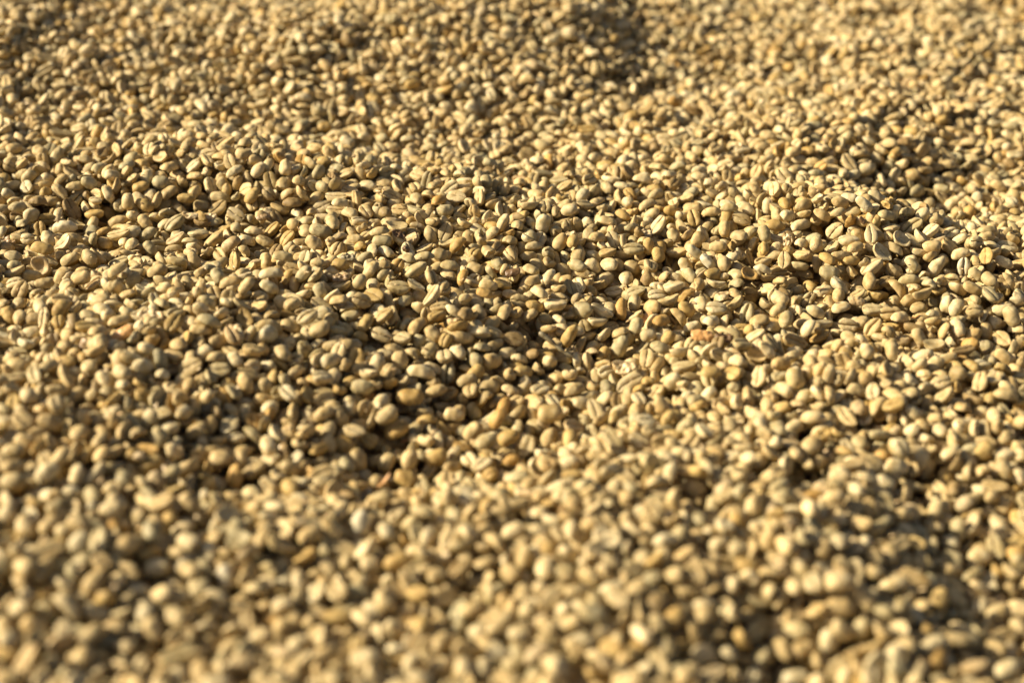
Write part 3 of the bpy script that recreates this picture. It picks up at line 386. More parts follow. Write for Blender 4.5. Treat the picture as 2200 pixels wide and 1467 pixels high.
27691219283 25904326 27761210199 124562024 28341195245 29057738 28951241257 93021624 29651241280 165704672 29891193266 88516593 30681216226 121647824 31041239167 86076095 31721194189 69635423 31771207250 89062373 32261245194 97007385 32461193228 59162594
32701193289 25447967 32961192240 227145064 33181234180 53622284 33521197233 239251686 401294253 19266702 791297217 116867925 1121300261 137837467 1771250214 39267685 1981252264 40440535 2001310257 25168611 2371274217 122320633 2711301198 114533795
2851285271 57005484 2991270245 85653904 3501289188 70052506 3611303264 135401604 3731254222 50259604 4171273243 239758404 4611270188 87206447 5201288196 52520754 5711280239 192781366 5711294166 148546246 6401259202 129330481 6571309165 141778497
6761308229 167038140 7321256220 10869354 7501286190 24851134 7711288225 226102496 8091250180 12540104 8221293185 191866472 8421286221 219264293 8921256217 67407533 9301308252 96982814 9941264209 175494615 9971294194 27259073 9991264283 43474103
10601254203 39659585 10841291242 227788375 11431305238 101467326 12101290245 117208534 12341269276 239539352 12721297272 172112666 12811260191 20767405 12861289225 239662456 13291268239 16809282 14031292275 18966447 14791259223 100978493 14871294279 14967827
15471293230 87585285 16251260211 49762445 16841291240 184969424 17291278246 21530495 17711272200 84833068 17881294236 183893702 18551256207 244851992 18621291255 113968464 18901288296 79763488 19491276258 71917693 20091300228 238377396 20541251277 135956024
20631278221 83191585 20781310201 50246373 21961278212 226654763 22241271277 107192634 22431288242 43094474 22911284209 202379745 23821270228 86357465 23931276270 213860234 24721257237 124393494 25041285268 34202612 25131295217 121616504 25711289226 236503474
26221270273 98159364 26511289213 23951017 27031299242 67646884 27051292288 100744626 27621298221 58578446 27821285273 98619455 28501276249 80877535 29011307245 227091664 29431267225 119252244 29941261215 168321346 30191297290 53093384 30311272249 108015357
30441299196 123631936 31021265274 240533365 31211270251 64438886 31901272234 218517414 32401305232 75756974 32511286261 186886374 32861253243 72478626 33201299230 164444175 33801261215 119076554 361342251 235234962 1301356195 132059652 1561327218 20871666
2201336199 112386513 2641355208 205392374 3251348225 21538225 3741368234 124253165 4171328194 139949444 4521330259 103757916 5011346210 145897455 5961366195 37144917 6031332224 126112253 7201366190 165067954 7341338233 21719362 7861354188 213957115
8181333229 86590473 8451340176 77975497 8721329222 25603553 9151368194 206754365 9251344230 64614784 9901312239 82890332 9901367251 55690315 10391355226 114439244 10681318193 112258603 10901359268 122113516 11721352269 240468525 12321352208 160160463
12411366262 192782626 13311352232 154685165 13341333257 62814284 14381358240 114701585 15141348237 184251204 15581317274 107389345 16211328220 39954495 16941360238 118479523 17251340247 35227194 17871330211 105998433 18711321222 45731955 19061337250 61681653
19651350217 89176513 19771320270 119645464 20371355238 244942392 20921359240 180846764 21301356188 89459305 21361321253 151817324 21791343228 132686276 22021344287 165266814 22421329222 35550084 22571361268 135555865 22821365199 164915796 23201326258 245091703
23401321194 84887825 23531341188 58348483 24261330270 50746455 24501322231 76043056 25081356273 21877556 25511329216 201884654 25861315250 145802592 26331337275 102905515 26601363237 15764943 28071336230 12211583 28101337285 234604425 28821354271 55023081
28951336207 74098544 29521324269 86432556 30401349243 122630324 31191328245 48650466 31481355208 115649394 31771311269 38214456 32701338190 124023905 32721354250 74148904 33391338243 57691465 33531360199 243494464 311394221 13960565 731398241 28516575
1241408235 162464896 1781370248 48362162 1781402185 64599492 2341417215 17810426 2961387204 167754264 3351383265 99356587 4191398253 59633446 4241401192 84242084 4361426204 159846466 5221411238 144354935 6291393245 64801385 6431408199 88112424
6861424290 24152236 6891387232 86425194 7471407245 118315428 7481414195 53105455 8001389213 222152573 8141424254 127166763 8761391221 219465625 10011403191 111370686 10441385238 216992354 11391423253 167709545 11551372229 91713503 11891428217 50348415
12631411230 67589654 12891399290 85262030 13671383275 79043445 13731418220 100539403 14501393289 114350964 14741429236 176002526 15201382252 115603613 15441430207 230651264 15861385220 148868653 16281371272 64930056 16461400205 62792527 17301391262 182988536
17901388249 40849377 18251389232 85333696 18731372177 164086653 19091393165 65761926 19191420181 109541384 19501385239 49435644 20021417284 23697514 20441387282 82954774 21121423227 122240736 21351409259 190346633 21961410226 60153505 22251380324 64838795
22931381310 75154854 23261387234 161538743 23501375274 21079573 24151395263 63073258 24351405290 92718664 24661429189 109430584 24741402240 65498453 25241384210 76804544 25521381260 131125692 26011373246 219461684 26481408263 96353972 26831379301 44557906
27151375241 116704537 27501384282 74007615 27621421197 88113601 28051380200 45247005 28271391270 124447014 28781391225 129460594 29401393256 54370544 29931377270 171537173 30281393271 136588223 30671415225 189431385 30991386262 90736392 31051412217 103047702
31861393240 45397483 32331410212 109569475 32471409259 228619354 32971393186 42570714 291484227 53428916 511440271 249451555 1061468245 37219346 1551448220 52935923 1861480272 45752983 2391464286 96603564 2851437263 75463786 2951471195 22591564
3571439201 84762715 3591454237 232751245 3911464247 223531875 4541458236 59270394 5041489206 215294547 5311449265 170975388 5471439176 103393677 5671461237 86594625 6521460251 105153645 7491462226 34518875 8431438211 176051867 8541483272 124952624
9031449170 138968485 9031480222 16462561 9251463229 93407396 9541431270 12810297 9851483260 115156014 10101441213 48958436 10271437273 96244974 10741487282 101254432 10831436229 68679643 11211455206 51217446 12061458251 29758474 12541464268 89650344
12771443193 67282222 13311443252 235297614 14011449261 90827645 14311482210 57931517 14641485268 37307505 15341444263 125632271 15581456190 35530336 15681485237 16794612 16101463190 168936286 16341441247 147609594 16791475192 134972432 16841461275 73204547
17101434221 74634622 17681442271 125293275 17891461218 138926405 18731436243 153703596 19471461222 101847144 19911438204 230922444 20061441239 49851437 20691455274 10568452 20711471224 103824475 21431466304 25860044 21621480245 21989525 22081445286 36170745
22561447239 107687624 22951457290 36751925 23061455223 94672904 23651452251 48381436 23921448202 67988396 24941487219 128471754 25161469246 81917542 25831440170 88974366 25921485258 226603491 25961458239 85768927 26651468235 36202584 27101436271 35366031
27391461214 248320712 27811448248 212142875 28441455250 21075617 28831476294 99265366 29011447241 18759196 29611466282 16008253 29991443232 62791355 30761479279 103895656 30961462226 199132476 31341431260 134956604 31601483280 113829122 31681460209 61515444
32221470245 114572781 32931467277 20360466 33041437238 244353442 33441484252 55787786 481515257 19359403 1521508218 223560096 2041495212 62280324 2111541249 23796384 2351505212 72721705 2851518252 122865095 3071547210 35658205 3451509258 67106414
4231527247 21122377 4261525187 145546536 4951540230 128855395 5461507192 19061717 5941523250 100570476 6081502202 123505395 6771516208 23855295 6831534247 245199548 7531519188 169851575 7901542203 206478222 8151527239 31218524 8831537236 131660474
9641526208 54155623 9711544244 55163972 10401508224 35997412 10931537263 195865685 11211526280 167309344 11581534236 205574403 11741508213 178115385 12281526250 121873414 12381519192 92012533 13131504214 60363456 13541499248 160439626 14171533266 77064305
15001497216 150571513 15631529206 199271614 16211544210 205475323 16321523209 12743353 17081500235 125989742 17381547210 121463625 17461491186 84254735 18121524251 147278815 18281491286 14998605 18681498262 226351207 18721499228 35353234 19271495253 147683543
19871518240 63304493 20181523266 82510593 20971533257 154265955 22161532275 79545644 22301504224 47141903 22611516268 13818264 22631547237 56216831 23171510215 25796616 23581504264 84604674 24231509227 51073326 25051520265 59066494 25481539234 15636023
25651514296 233527656 26091538251 200755722 26221530229 134637536 26691537265 41218486 27371518238 102792405 28001540224 98235644 28061507231 241840418 28221520276 47508554 28891499233 238057625 29501536294 87293434 29531500255 109466624 29871514244 14047984
30161525294 174342863 30631519255 137836514 31251525243 10759724 31941531256 81928252 32351519276 31720564 32841533250 65529153 33651537278 53192667 261585241 31724724 1201559235 89532545 1431559276 149566437 2321591202 164294695 2921596243 57888434
3551552219 173324815 3641606250 88214514 3991565292 108681584 4231565216 76297533 4841579273 38644694 5431596258 95376753 5561574205 88114582 5901604250 135568234 6281603261 174416631 6401580218 143248555 7311578214 159565635 7541564265 53212385
8111609234 81121414 8451594272 72112535 8951593218 140159447 9601559260 238086383 9731599209 75349038 10321569240 194932958 11161589234 48973332 11821604233 22491414 11821582191 25498525 11831571278 19633535 12601587217 48634797 12901553265 12110567
13651565234 60152572 13661558208 215659375 14481580227 74797465 14741570176 105002626 15291553235 66194533 15541587177 123658685 15811603225 153160410 16651561248 63186504 16711567203 207954115 17371590195 95812805 17651604248 105569853 18131551201 92907355
18321581238 185088407 18921573258 24847553 19211557280 145802406 19441583221 105335047 20151593252 14057066 20251604276 13504503 20761557296 56250036 21011600213 238879447 21191602260 165804334 21661587219 157207376 21881595271 76503414 22421587210 66262774
22511593268 226591714 23251569216 86042844 23511574276 16001483 23601562229 42509383 24061566283 152421718 24161593198 232788286 24611557218 112810676 24771600253 70538685 25361585213 156657135 25401575280 177656086 26311586197 244542014 26351589241 235207265
26941562223 75366644 27161601255 107181703 27671567266 87206505 27671599219 249663396 28351604261 125293545 28751604213 128935306 28881559268 37882644 29251601259 96725135 29311556211 124249576 30301607298 19845587 30331573206 24992259 30531592257 147106405
31171592245 76238048 31811575252 22781803 32391561235 127016314 33301574251 37143264 33631600269 69034365 271633276 249168555 761617262 133543075 1261642219 25594676 1321621289 23415815 1981630255 61274413 2331632232 36372137 3341639283 73185223
3931649289 193930113 4121659195 10364414 4311615250 32289384 4771616232 23830913 4901664183 44796346 5791666208 18584487 6641643207 184865565 6891647241 71873312 7211653293 22751111 7421614254 39171443 8071666217 166002496 8491648237 204179870
9091643187 12508448 9141624255 25002625 9931621271 42682775 10021656248 230342584 10591635247 72839554 10791615287 230735435 11351635264 124077753 11371653198 89224444 11991642210 155929761 12561633243 116092365 13221620231 104457365 13611653255 60151524
14141615165 101855873 14141641206 63592313 15111638179 160433534 15281612262 140954316 15901614255 160571513 16541614223 98471504 16541640276 129741413 17001611254 192147826 18051659302 85501433 18121650230 52416427 18731621284 44201422 18811632237 77953847
19511623240 248224676 20491660235 110258404 20711661276 69077442 21301636254 96861504 22461646240 60429513 23021613253 102187415 23341668223 173034892 23751660263 154900434 23851613224 35297454 24841622189 161318495 25081660236 236169944 25991631244 38578696
26211666237 95948124 26831632211 194450447 26951662245 69358603 27421659230 22468824 28081660224 117092611 28781658262 77291627 28981661215 149128395 29541663221 71150805 30061628243 76002427 30731665196 75090256 31021630282 59753364 31681660189 116079840
31711642233 95295675 31761636279 70773513 32561632229 45698463 32571619266 160141465 33251643223 237813356 251699244 123241458 821722232 16442445 951686269 122320405 1551678201 109436395 1671729249 63353094 2271689211 125232682 2581710286 12326298
2981687205 78414545 3221707261 128079525 3731689225 65396565 4281719220 145497575 4801686260 41718314 5281700242 10845315 5921691292 124364842 6231673265 143446552 6651712224 132534111 6921729268 246910724 7331702237 26202455 7851670264 99471503
8581720194 126891656 8811680234 235101595 9451709265 105929123 9751679217 109568537 10321730258 26758855 10681685197 141273376 10931690256 128842424 11621690269 110872636 11621705214 96405597 12351703261 179173616 12551704229 120560373 13181676194 134963976
13221708247 135335937 13911681219 58954555 14241711253 100532618 14331712184 112807382 14871681229 84051424 15071701247 99433592 15671701230 66157752 16101687262 119045634 16121670242 32044572 16921678234 243756255 16981692263 21714625 17701671270 71577396
17731684227 64244653 18151713275 14842405 18771678215 57353604 18811711238 214895301 19801688231 120842696 19891703256 206178254 20481713192 74921113 20921682229 64541785 21381691230 212623755 21381702290 14722143 21931671253 92271266 22301705263 121949814
22451681217 105249065 22981694263 125010566 24341672219 81220483 25051691186 64303624 25241691254 234539093 25691675197 142906505 25901725256 23380333 26391724232 64133956 27331724227 70566508 28011690253 88282335 29081714230 117825555 29811705258 95563963
30091690219 155150163 30561729175 20142485 30701671252 230656454 30781694250 148140501 31911690216 99433645 32071727269 35204376 32331676187 68773606 32691685235 92810705 33411685256 99430574 291763264 45083635 491778257 217820415 1131787207 249851523
1131767269 15175851 1661783270 96692517 1941757203 174855016 1981746251 51619664 2591763268 48820593 2701755229 140144434 3771741270 127433853 4211770261 141245804 4581750188 72209576 4961754257 122881203 5341736202 80534344 5661764292 19745448
5701736249 114202445 6291749208 95163703 6401781256 103087753 6671782227 235236450 7091749194 80649336 7621780258 17307435 7881741214 231317447 8271733261 30565523 8281771235 28925382 8951773229 73632173 9361733203 106804475 9851774256 234763641
10061765198 100568425 11001762247 75837093 11531752285 143897414 11921767248 130934434 12241758190 25703655 12691786238 72937097 12981744185 38284395 13281762213 208950233 13541744193 112515736 13871781238 91981502 14231774209 94240393 14771746181 127571156
15071772263 61638604 15431747212 156860785 15731786295 165538113 15991766261 13039852 16441740214 69563569 16601787286 81884447 16941770253 98186443 17311787286 100161483 17391743228 66195584 18041766289 48579614 18301784278 22546924 18341770230 35338178
19011779255 132994476 19431743250 21130505 19481787203 172149146 20041790232 133366144 20181754180 159954526 20261768257 96208372 20781736277 122971848 21151759249 67745295 21721769288 102088415 21881757252 99225553 22271749194 156522725 22831755248 175341976
23361754281 195453247 23781734245 144451956 24181756250 158119545 24801738244 63331425 24811772239 169244683 25391780256 18926323 25591749194 195295482 26451785226 222689472 26681760258 235702604 26781769194 33996526 27611775271 136076106 27781787194 36923797
28321757274 145156895 28361763228 64445864 28811778247 94408644 29351757250 201369724 29481758219 129644654 30141745261 97241485 30321762220 165581122 31021741234 212708344 31141773216 90466534 31591738252 132866427 31671774275 198727506 32161768225 112112485
32561754193 92252894 32861739254 127856383 33421765225 23903583 33721758265 177293543 811846260 31986383 1081828228 66184185 1931828219 100557623 2501842256 165873726 2901824244 134183512 3581800253 64947626 4171817192 66002576 4191840231 197511672
4821820240 42877545 5391833266 60647266 5911795230 195702575 6351822235 46711652 6931831277 47536124 7031837226 95255765 7581812217 107609441 8181807194 82673245 8681828204 93242065 9221809201 216740295 9231797252 33413714 9691841223 37492575
9931839276 101481586 10601807234 62187365 10641837272 67987446 10851836206 14937178 11651837203 91135508 11651825269 64556984 12221831213 189053215 12641847230 76713495 13111816174 96894385 13291829262 232060505 13511830201 37689384 14091837242 65852968
14291819262 28415436 14681800226 237221307 15131843197 79228595 15181837246 40977492 15891830249 216350783 16341821226 24650763 16631842257 76098546 17131824228 15146985 17691814250 70334485 18461842257 134305634 18931827207 110729624 19591837220 135804356
19731833283 163245036 20091842277 33505593 20801831239 27307595 20961826301 106629243 21411824265 136027102 22231822239 42289465 22711822209 29739434 23401813238 60253547 23411845207 22087544 24171844224 12939344 24441806189 154691774 24981846258 83722308
25241792209 62994502 25831838254 80156435 25981823213 50670446 26651830271 168677675 26821839235 81484473 27461810294 33794343 27811836243 65194358 28321842203 62653074 28791839273 153432914 29291807228 48325554 29861814191 28317595 29881804284 95832683
30201822264 35233577 30681832207 29368466 30881794174 109945487 31451843237 64197395 31501831305 124832225 32241841254 106002534 32761812220 80648561 32871826258 193403586 33641836229 25347925 541879232 235357795 1401876249 211532784 1661861199 100836492
1961874282 39755503 2201880203 147838253 2721881289 55455154 3241869266 124264202 3521850210 111223413 3531903209 159852434 3881858285 44597613 4131890249 28181545 4941875212 10341537 5631891262 140365445 5761860223 33828094 6461884247 73608274
6521906290 29533403 7511878179 102208528 7771850260 29050244 7791897205 208745183 8271891178 240672537 8691872247 27087333 8921857227 54220150 9331881265 78581365 10021895252 70463353 10271890212 37789545 10901906219 107789576 11301853276 27289394
11641909239 69171668 11961874295 42857062 12251901234 134247105 13031865230 234816554 13521899214 25898444 14521890212 129359395 15401909251 237814673 15581877224 160358625 15861879291 144266686 16421893222 14898595 17001865274 33409723 17201903217 177190517
17761857248 206754174 18121886285 98187442 18251893219 150461534 18961859255 77314453 19461908254 79327596 19701909222 207344073 20181860216 68727266 20961908295 40453317 21261895264 102189534 21441856231 85755013 22071853277 49763513 22801871263 62816224
23821901239 56063544 23891850278 144863954 24231902242 50830584 24451903194 237390624 24711873263 122975135 26211881243 70672442 26521904204 38879434 27221903220 103732354 27341864286 74275155 28211886296 244653976 28291904231 24264595 29071899240 83642278
29281894286 74003557 29551853257 54121293 30151867239 47633572 30351910198 54989226 30941898220 227391616 31811878278 108371307 32051856217 13749838 32751858205 27684273 311939228 95335952 971911237 52914772 1001964235 169440604 1681929261 82647071
2111941273 91153225 2631919254 14537965 2971959266 169651334 3691948249 195941383 3701918274 109645654 4581944241 79434377 4621945285 46102486 5431940211 84571514 5581944285 28380423 5891924227 61773467 6281962263 130945454 6471925224 132826542
7121910240 54876739 7451939248 53070543 7971923288 44897553 8261931258 116595518 8561940213 80139526 9141961265 78774637 9221913210 172691626 9981927290 19947557 10431948248 58954538 10841914262 54799462 11661944293 99428486 12521912274 140467495
12871919253 36326653 13511969278 47349757 13691919267 216744516 14171947230 73050455 14881923252 143050054 15101951284 56238134 15491913197 13295444 16031943251 245259041 16181953284 119954522 16681937269 192658757 17371935252 53605652 18101949258 90432524
18561965286 99359333 18691924249 240637625 19891966228 34078113 20261937247 143902455 20851922193 30529476 21361921223 35301504 21871944286 122329626 22221921242 84565855 22591937280 80766306 22771940253 228326325 22931914206 18186406 23161910273 122185572
23471956232 48183506 23721926299 132970676 24091957243 215948695 24251965287 16359885 24811919198 65534506 24901936240 181569665 25601914209 118084334 25781947250 135610764 26591950275 159646654 26801917238 182684714 26931957229 136538924 27571932255 245793326
28451951252 108874536 28951927248 107712642 29641926244 230871513 29651945202 22751935 30711940281 60335416 30731960238 133762417 31271920254 92291488 31381923207 142507575 31891967198 38363374 32161925233 104244404 32491939262 144401444 33291938236 100725491
33571917167 92840806 582020226 48939464 1351988194 15296485 1712002261 54737066 2131972214 104795685 2531983252 235803626 3212019239 243110706 4112001257 213503554 4161981215 50540683 4822023264 13272113 5141989255 74555751 5202013288 88975602
5641978227 46122643 5742014267 65101573 6152002216 136490384 6821985206 32445087 7101987265 118719594 7191977204 69238286 7681976254 124476724 7821998304 159759573 7982025225 104982843 8551988292 34360685 9671970254 64745085 9922014263 87609555
10631996276 45201564 10722012229 115301575 11212018267 104112505 11581978254 115627060 11862002274 98423535 12231999221 78874544 12472024276 83107464 12601974245 44419214 13311972200 78823515 13322003254 156457443 14092012248 110344633 14142000303 148481636
14542002283 131318535 14821998226 100561355 15262021257 98927592 15411993220 11468257 15951987210 79859494 16422019288 174155436 16911993257 162653715 17212018267 48923605 17721995255 45347593 17892012215 85241076 18472024273 93211306 19121982227 36562934
19281982269 20640626 20152028278 154857077 20742006246 46053786 20831987287 144651037 21321991194 49463334 21391980285 47728165 21781980212 65904545 22142002241 52112655 22692028281 21331504 23141995217 147476427 23782018249 22938185 24731994242 31038764
25112024185 123923745 25341971218 125704332 25382023252 53295554 26212018254 103646034 26341984212 106061976 27071996279 44751325 27402001226 115497443 27722009298 48723673 27832014208 32658883 28032023258 118112463 28121994297 182141885 28852007267 76808485
29411987236 132907612 29502006281 71685426 30021974272 161134485 30051975194 46954047 30142015250 70242496 31301996254 12122364 31522013222 117041626 32012004271 87258847 32532010272 33292392 32601990199 86791704 32841988236 169637383 33382018263 126237864
1032090248 103647705 1222037240 111332645 1762082225 38823384 2372040241 60435421 2602071212 40047497 3462074185 72490376 3602035285 113947146 3762037230 106643133 4262089197 138720536 4382039233 132018293 5622052225 112480375 6102077247 53091423
6342079208 21076355 6582046184 74555065 6782041227 24807544 6862044299 136987685 7252084257 57888524 7432074241 64637404 8092033263 47107645 8942030231 149637374 9222051278 111482411 9432057231 168825367 9842086281 90258385 10052057213 33556875
10122084233 184375305 10722057234 238225698 12092067271 240457576 12792047218 102228699 13032088278 14967586 13652060230 249329545 13942084279 127314485 14422070229 112063583 15092069195 27709506 15432061276 104895305 15802064214 144866593 16232052244 65757956
16422088289 51813576 16642081242 38922474 17792055241 178947737 18432062242 66804414 18462083281 87004513 18862040208 245353443 19082044250 194366123 19332031287 24391254 19722042227 60339624 20272039197 208145138 20882069209 52889494 21502034239 124827464
22012074248 54187564 22272069242 147027373 22872062235 137234185 23692071249 174671934 24312039239 241624708 24872077258 100454625 25522068223 124143783 25622086279 120445452 26332045268 13106636 26352077208 49168676 26742044196 123039695 26902083266 14683465
27432088268 59855575 27532055230 35469048 28282088269 90651325 28582052228 193705356 29292041306 88383509 29412037228 64890232 29952086261 23524856 30132042201 116205626 30692040227 227876444 30892038261 72808534 31502070197 125148973 32112053223 122767314
32772051237 130537437 32802079198 95753017 33382088231 31280483 612128202 15024185 712143267 137446095 1272148201 127648913 2082139201 178078753 2312131254 70367497 3062119259 111423454 3552111233 222415493 4032121262 26247175 4622106282 70826464
4662115228 38919536 5162094196 19371465 5372091257 13493345 5922116220 27966563 6552130286 67363845 6892132221 90346525 7252096175 24596653 7762115181 185020113 8292094206 96350703 8412110246 100343496 9102109274 66612675 10522148232 85202627
10812108278 136912267 11352091245 154780736 11662118285 28932726 11962100243 48646576 12512117198 35898433 13372125225 233135456 13982108214 135416702 14662101225 88928575 15012130273 235743173 15532113239 124483145 15972143261 47430335 17282103239 120735305
17582096192 216695494 17772145227 50447343 18042146196 84546263 18422097209 75616154 18582143236 249234693 18912135217 224135936 19392097210 89453644 19922145185 90344604 20012148259 245501543 20252091220 16189255 20802123269 171465296 21032130245 44926835
21382101262 41718394 21632136217 151079465 22662126238 23868943 23352095261 119131515 23732133224 48567773 24102110278 115137736 24112135193 67983376 24982119215 154895675 25872132241 26691697 26122143278 164101565 27492143278 237886405 27672129234 114193542
28592112259 230254433 28932133247 75430945 29352094259 135840961 29552094211 245945586 29992148299 104661626 30482098216 140358394 30522145258 15045040 31222100257 66595515 31562105229 232693466 31912121256 112014615 32492094274 54930052 32662135220 94338065
322161279 59450704 542180222 134002445 1202182256 16990634 1632186234 17287713 2492198205 193860064 2562188244 227437184 2782152217 76424227 3272175235 61125642 3802168222 217479641 4572173270 65775591 5102171290 64829337 5222157239 166649063
5842188205 13406427 6102159244 80828663 6682206244 228866436 6802177206 121155495 7032164280 120867576 7732154200 95802535 7772185247 93054516 8352172275 156904423 8542190209 175637965 8702166232 63797485 9042150202 97710394 9732156247 41988435
10162208218 135538027 11212162227 102415725 11642208199 158869720 11922188259 25357075 12182191199 71218565 12222156278 54805466 12902161231 120257617 13342184183 92886694 13362151254 189547319 13592203226 89225430 14062183258 31985573 14192163190 12259854
14952167221 82850376 15342186227 79129505 16122185236 214232947 16622192282 188479344 16752159245 64302416 17102193204 29640484 17562160258 178828692 17962171208 219636521 18962181266 75844972 19592182227 87508434 20342162232 44950634 20962194219 190969363
21462186260 136792324 21922174268 237211355 21962205211 121877716 22392154237 42891349 22832167279 248820415 23152171248 193538956 23322184189 45499454 24222162228 67191335 24702170186 76372844 24872202247 51338516 25222170212 72426515 25782207254 26105334
26172158216 113104524 26432194204 168856294 26692169292 199658376 26832150247 40431422 27162184218 78919508 28042160218 31076365 28162171262 160341645 29252178188 115284655 29662158265 33959023 29742204213 69261664 30192167226 44849653 31012153224 74735953
31202171260 76503522 31762184226 239328464 32592156234 85404677 33042192273 93858693 33432151250 57111727 482242238 132932763 922237183 68314435 1162252237 20253543 1472264276 108719554 2002231253 95957964 2272245262 12112600 2922232218 64401446
3652233192 78121374 3652266230 81684405 3852211272 49760604 4162222242 119074625 4372213203 70446354 4642267232 123317752 5212231217 248184624 5362240256 44702555 5922238278 152407454 6172239236 43461304 6442262255 174461422 6682227286 244406715
7262230261 84145793 7392222217 64755113 7922228263 162164370 7982240195 117787545 8332249262 40953405 8462268199 156141084 9412228232 66102526 10212227265 73796466 10222251195 96349473 10862240229 82636116 11162257210 97722483 11292228255 89850394
12132238246 167853452 12762225201 179227426 13222231260 35298426 13592240189 69762545 14032245239 113364272 14232263273 234127215 14652211250 81585495 14692232188 149657597 15262237280 12872165 15732225274 120978546 15762237231 56042945 16452237263 126012206
17122223264 111984655 17612246210 144538978 17682231234 101279524 18372215223 42214335 18682262192 16387677 18802239262 58146242 19342229197 87309658 19382262255 129037535 19782246288 68529246 20282255235 115000543 20332242216 84455644 20472225266 150628454
21162251247 122043747 21662251267 74807623 21892260174 127322275 22532234252 114093675 23092260245 115688697 23642213233 247417685 24062269259 231274628 24212222260 114009301 24482225217 214534273 24872247241 211747204 25442246256 125972253 25872230200 79174413
26532269210 62317395 26612220262 114861634 26982255244 169252293 27172221275 31121472 27662245208 68718436 27822211252 70337574 28542253258 54360745 28832212237 163446104 29212258250 132172575 29252213258 52619192 30022261238 39148616 30432237206 34447518
30552221235 19123545 30752238274 108187464 31282241250 126373842 31872234264 104556855 32252213196 10833703 32302258222 188538342 32382229258 81048765 32882227201 101785393 33362251235 17051946 33612256274 43472256 532322239 83654955 1312301214 10671597
1932308246 21277565 2342284180 114501537 2342326206 15612814 2712299249 118973683 3082306219 39363678 4332329215 235250882 5012302244 97811432 5082292304 104062076 5632302252 129538346 6122328278 86596427 6152330235 56421304 6862325234 10542453
7122281258 234495313 7512312222 176839105 8042326213 64828865 8352284231 60565442 8592287272 69264310 9202301227 76887616 9312275282 70824535 9882295242 75995588 10502324243 65488767 10602281178 37327673 10672327179 98636505 11432328172 133596403
11572294216 56864264 11752284280 72748745 12132295209 28231415 12222322246 169147334 12882271214 89546373 13282325224 142451164 14232287211 23342965 14862284253 65643893 15182304220 64744933 15442313255 215397576 16142303252 46695577 17042305249 243998459
17722308287 38184491 17902312226 246152966 18112281273 171073366 18372286248 92381314 18852313241 88976593 19002302200 124223785 19792305216 80148516 20482323247 108187543 20752299199 69541456 21042328242 97726623 21682299227 111479633 22452281203 207471719
22472298248 58013475 22482310191 32719183 23232273205 68239253 23592280240 234506324 23662315224 28559384 24522288219 177411343 25002289266 173390531 25202328240 68186481 25292280206 10255545 25712315245 114420251 26082297178 13603474 26252312275 105919167
26332314212 99568425 27142323206 187389353 27632279271 85393664 27892313242 58382526 28202309209 48186485 28612281271 157987386 28922315215 61786447 29382284284 86485188 29542315227 24134596 30292329235 52679251 30832300237 106729104 31472287212 124678902
32392305262 138277355 32782304234 96827247 392370240 247391482 632360202 37357084 1212335181 80636553 1722372225 14546015 2662386207 74202414 3452376214 161918277 3552352266 80159465 3992370293 158282336 4192331242 100252406 4592377236 41382562
4682381276 39328393 5312366265 232089443 5402366222 160248366 6502374236 185147014 6982373286 44504443 7032359215 117042094 7542383189 231713488 7792338264 69847446 8192363169 168139625 8432347240 13613685 9102347251 37491393 9222357294 119564457
9522376200 83549037 9752352275 141448794 9932354204 222211643 10222381247 47255214 10982349246 14971345 11142331260 198018286 11952382236 144133565 12592339188 124033546 13142369225 149357475 13612354251 16314201 13812332198 116779672 14292342168 147071873
14592354224 86761884 14672367242 40832705 15142370294 105921849 15652374257 16536144 15812334223 84240844 16342373197 103569825 16692364267 242830174 17602383249 24434077 18572366214 40350635 18572342279 245494304 19282385237 99168634 19522362212 135342075
20192379247 47412705 20262360204 234203363 20722389207 72615752 21192370245 89153324 21532332199 125993294 21752349279 166045973 21992366220 100154570 22482372269 64236214 22642337188 47725403 22962389209 23822104 23132361246 62482763 23812379213 104202384
23862352279 54161636 24252331262 25721211 24692376248 16649095 24882390192 73901472 25592376205 108581595 25752387246 237308447 26042365274 77010335 26932361297 120672533 26942336243 98086496 27482365249 137522433 27842384210 83539322 28202359262 58719546
28562384211 49126625 29442359258 54660064 30492354277 19661506 30762338233 87483534 31102379175 166302476 31322344202 40868643 31822335244 82918235 31912367255 54588197 32382355213 130745295 32692373271 103155303 33302383201 149540393 33392335249 125984826
542426173 147207396 1082420223 106757937 1472408256 234031933 2162395249 141686555 2802406239 87614592 3502429273 173836112 3562420198 42782794 4002405223 221871814 4582400202 109860534 4942441260 63142531 4962396305 117309436 5532428232 17519462
5982405254 75207374 6572397274 241684606 7432396234 63304611 7932448231 26101495 8342418208 24668945 8682420256 96286794 9042433267 168183314 9212428235 65170913 9622431220 206765132 10112408187 113903446 10792423269 64712170 10972427205 186787222
11082400197 45282855 11492408240 17306474 12112435204 54498593 12642407201 173407443 12942401260 199331632 13252439225 52856355 13682414280 47357094 13742411187 19368611 14032423225 141615584 14442406178 19463414 15152433236 61812577 15322391210 15443032
15922441246 87843726 16132409218 186894465 16192414283 124826905 16742441227 25742315 16862431293 89760444 17322408258 97311685 17802415273 180535654 18042448231 53261647 18442411266 120956615 18762436295 214501575 19202417268 49559641 19772430201 46003636
20632429230 46611704 21592421207 56894384 21982420255 58978506 22472416213 237253915 22502419287 127874672 23182419251 102783217 23732427274 172113405 23752405198 65467045 24342417248 91780314 24752450261 76307523 26262391226 144050803 26662392259 216273806
27032415266 120359352 27192403208 50634613 27682438265 63864145 28032438290 242706467 28512435244 130336602 29022409242 185192573 29592407215 235472914 29622434252 121944196 30322425222 36049514 30332397254 116944785 30942404245 54823803 31792443247 119651662
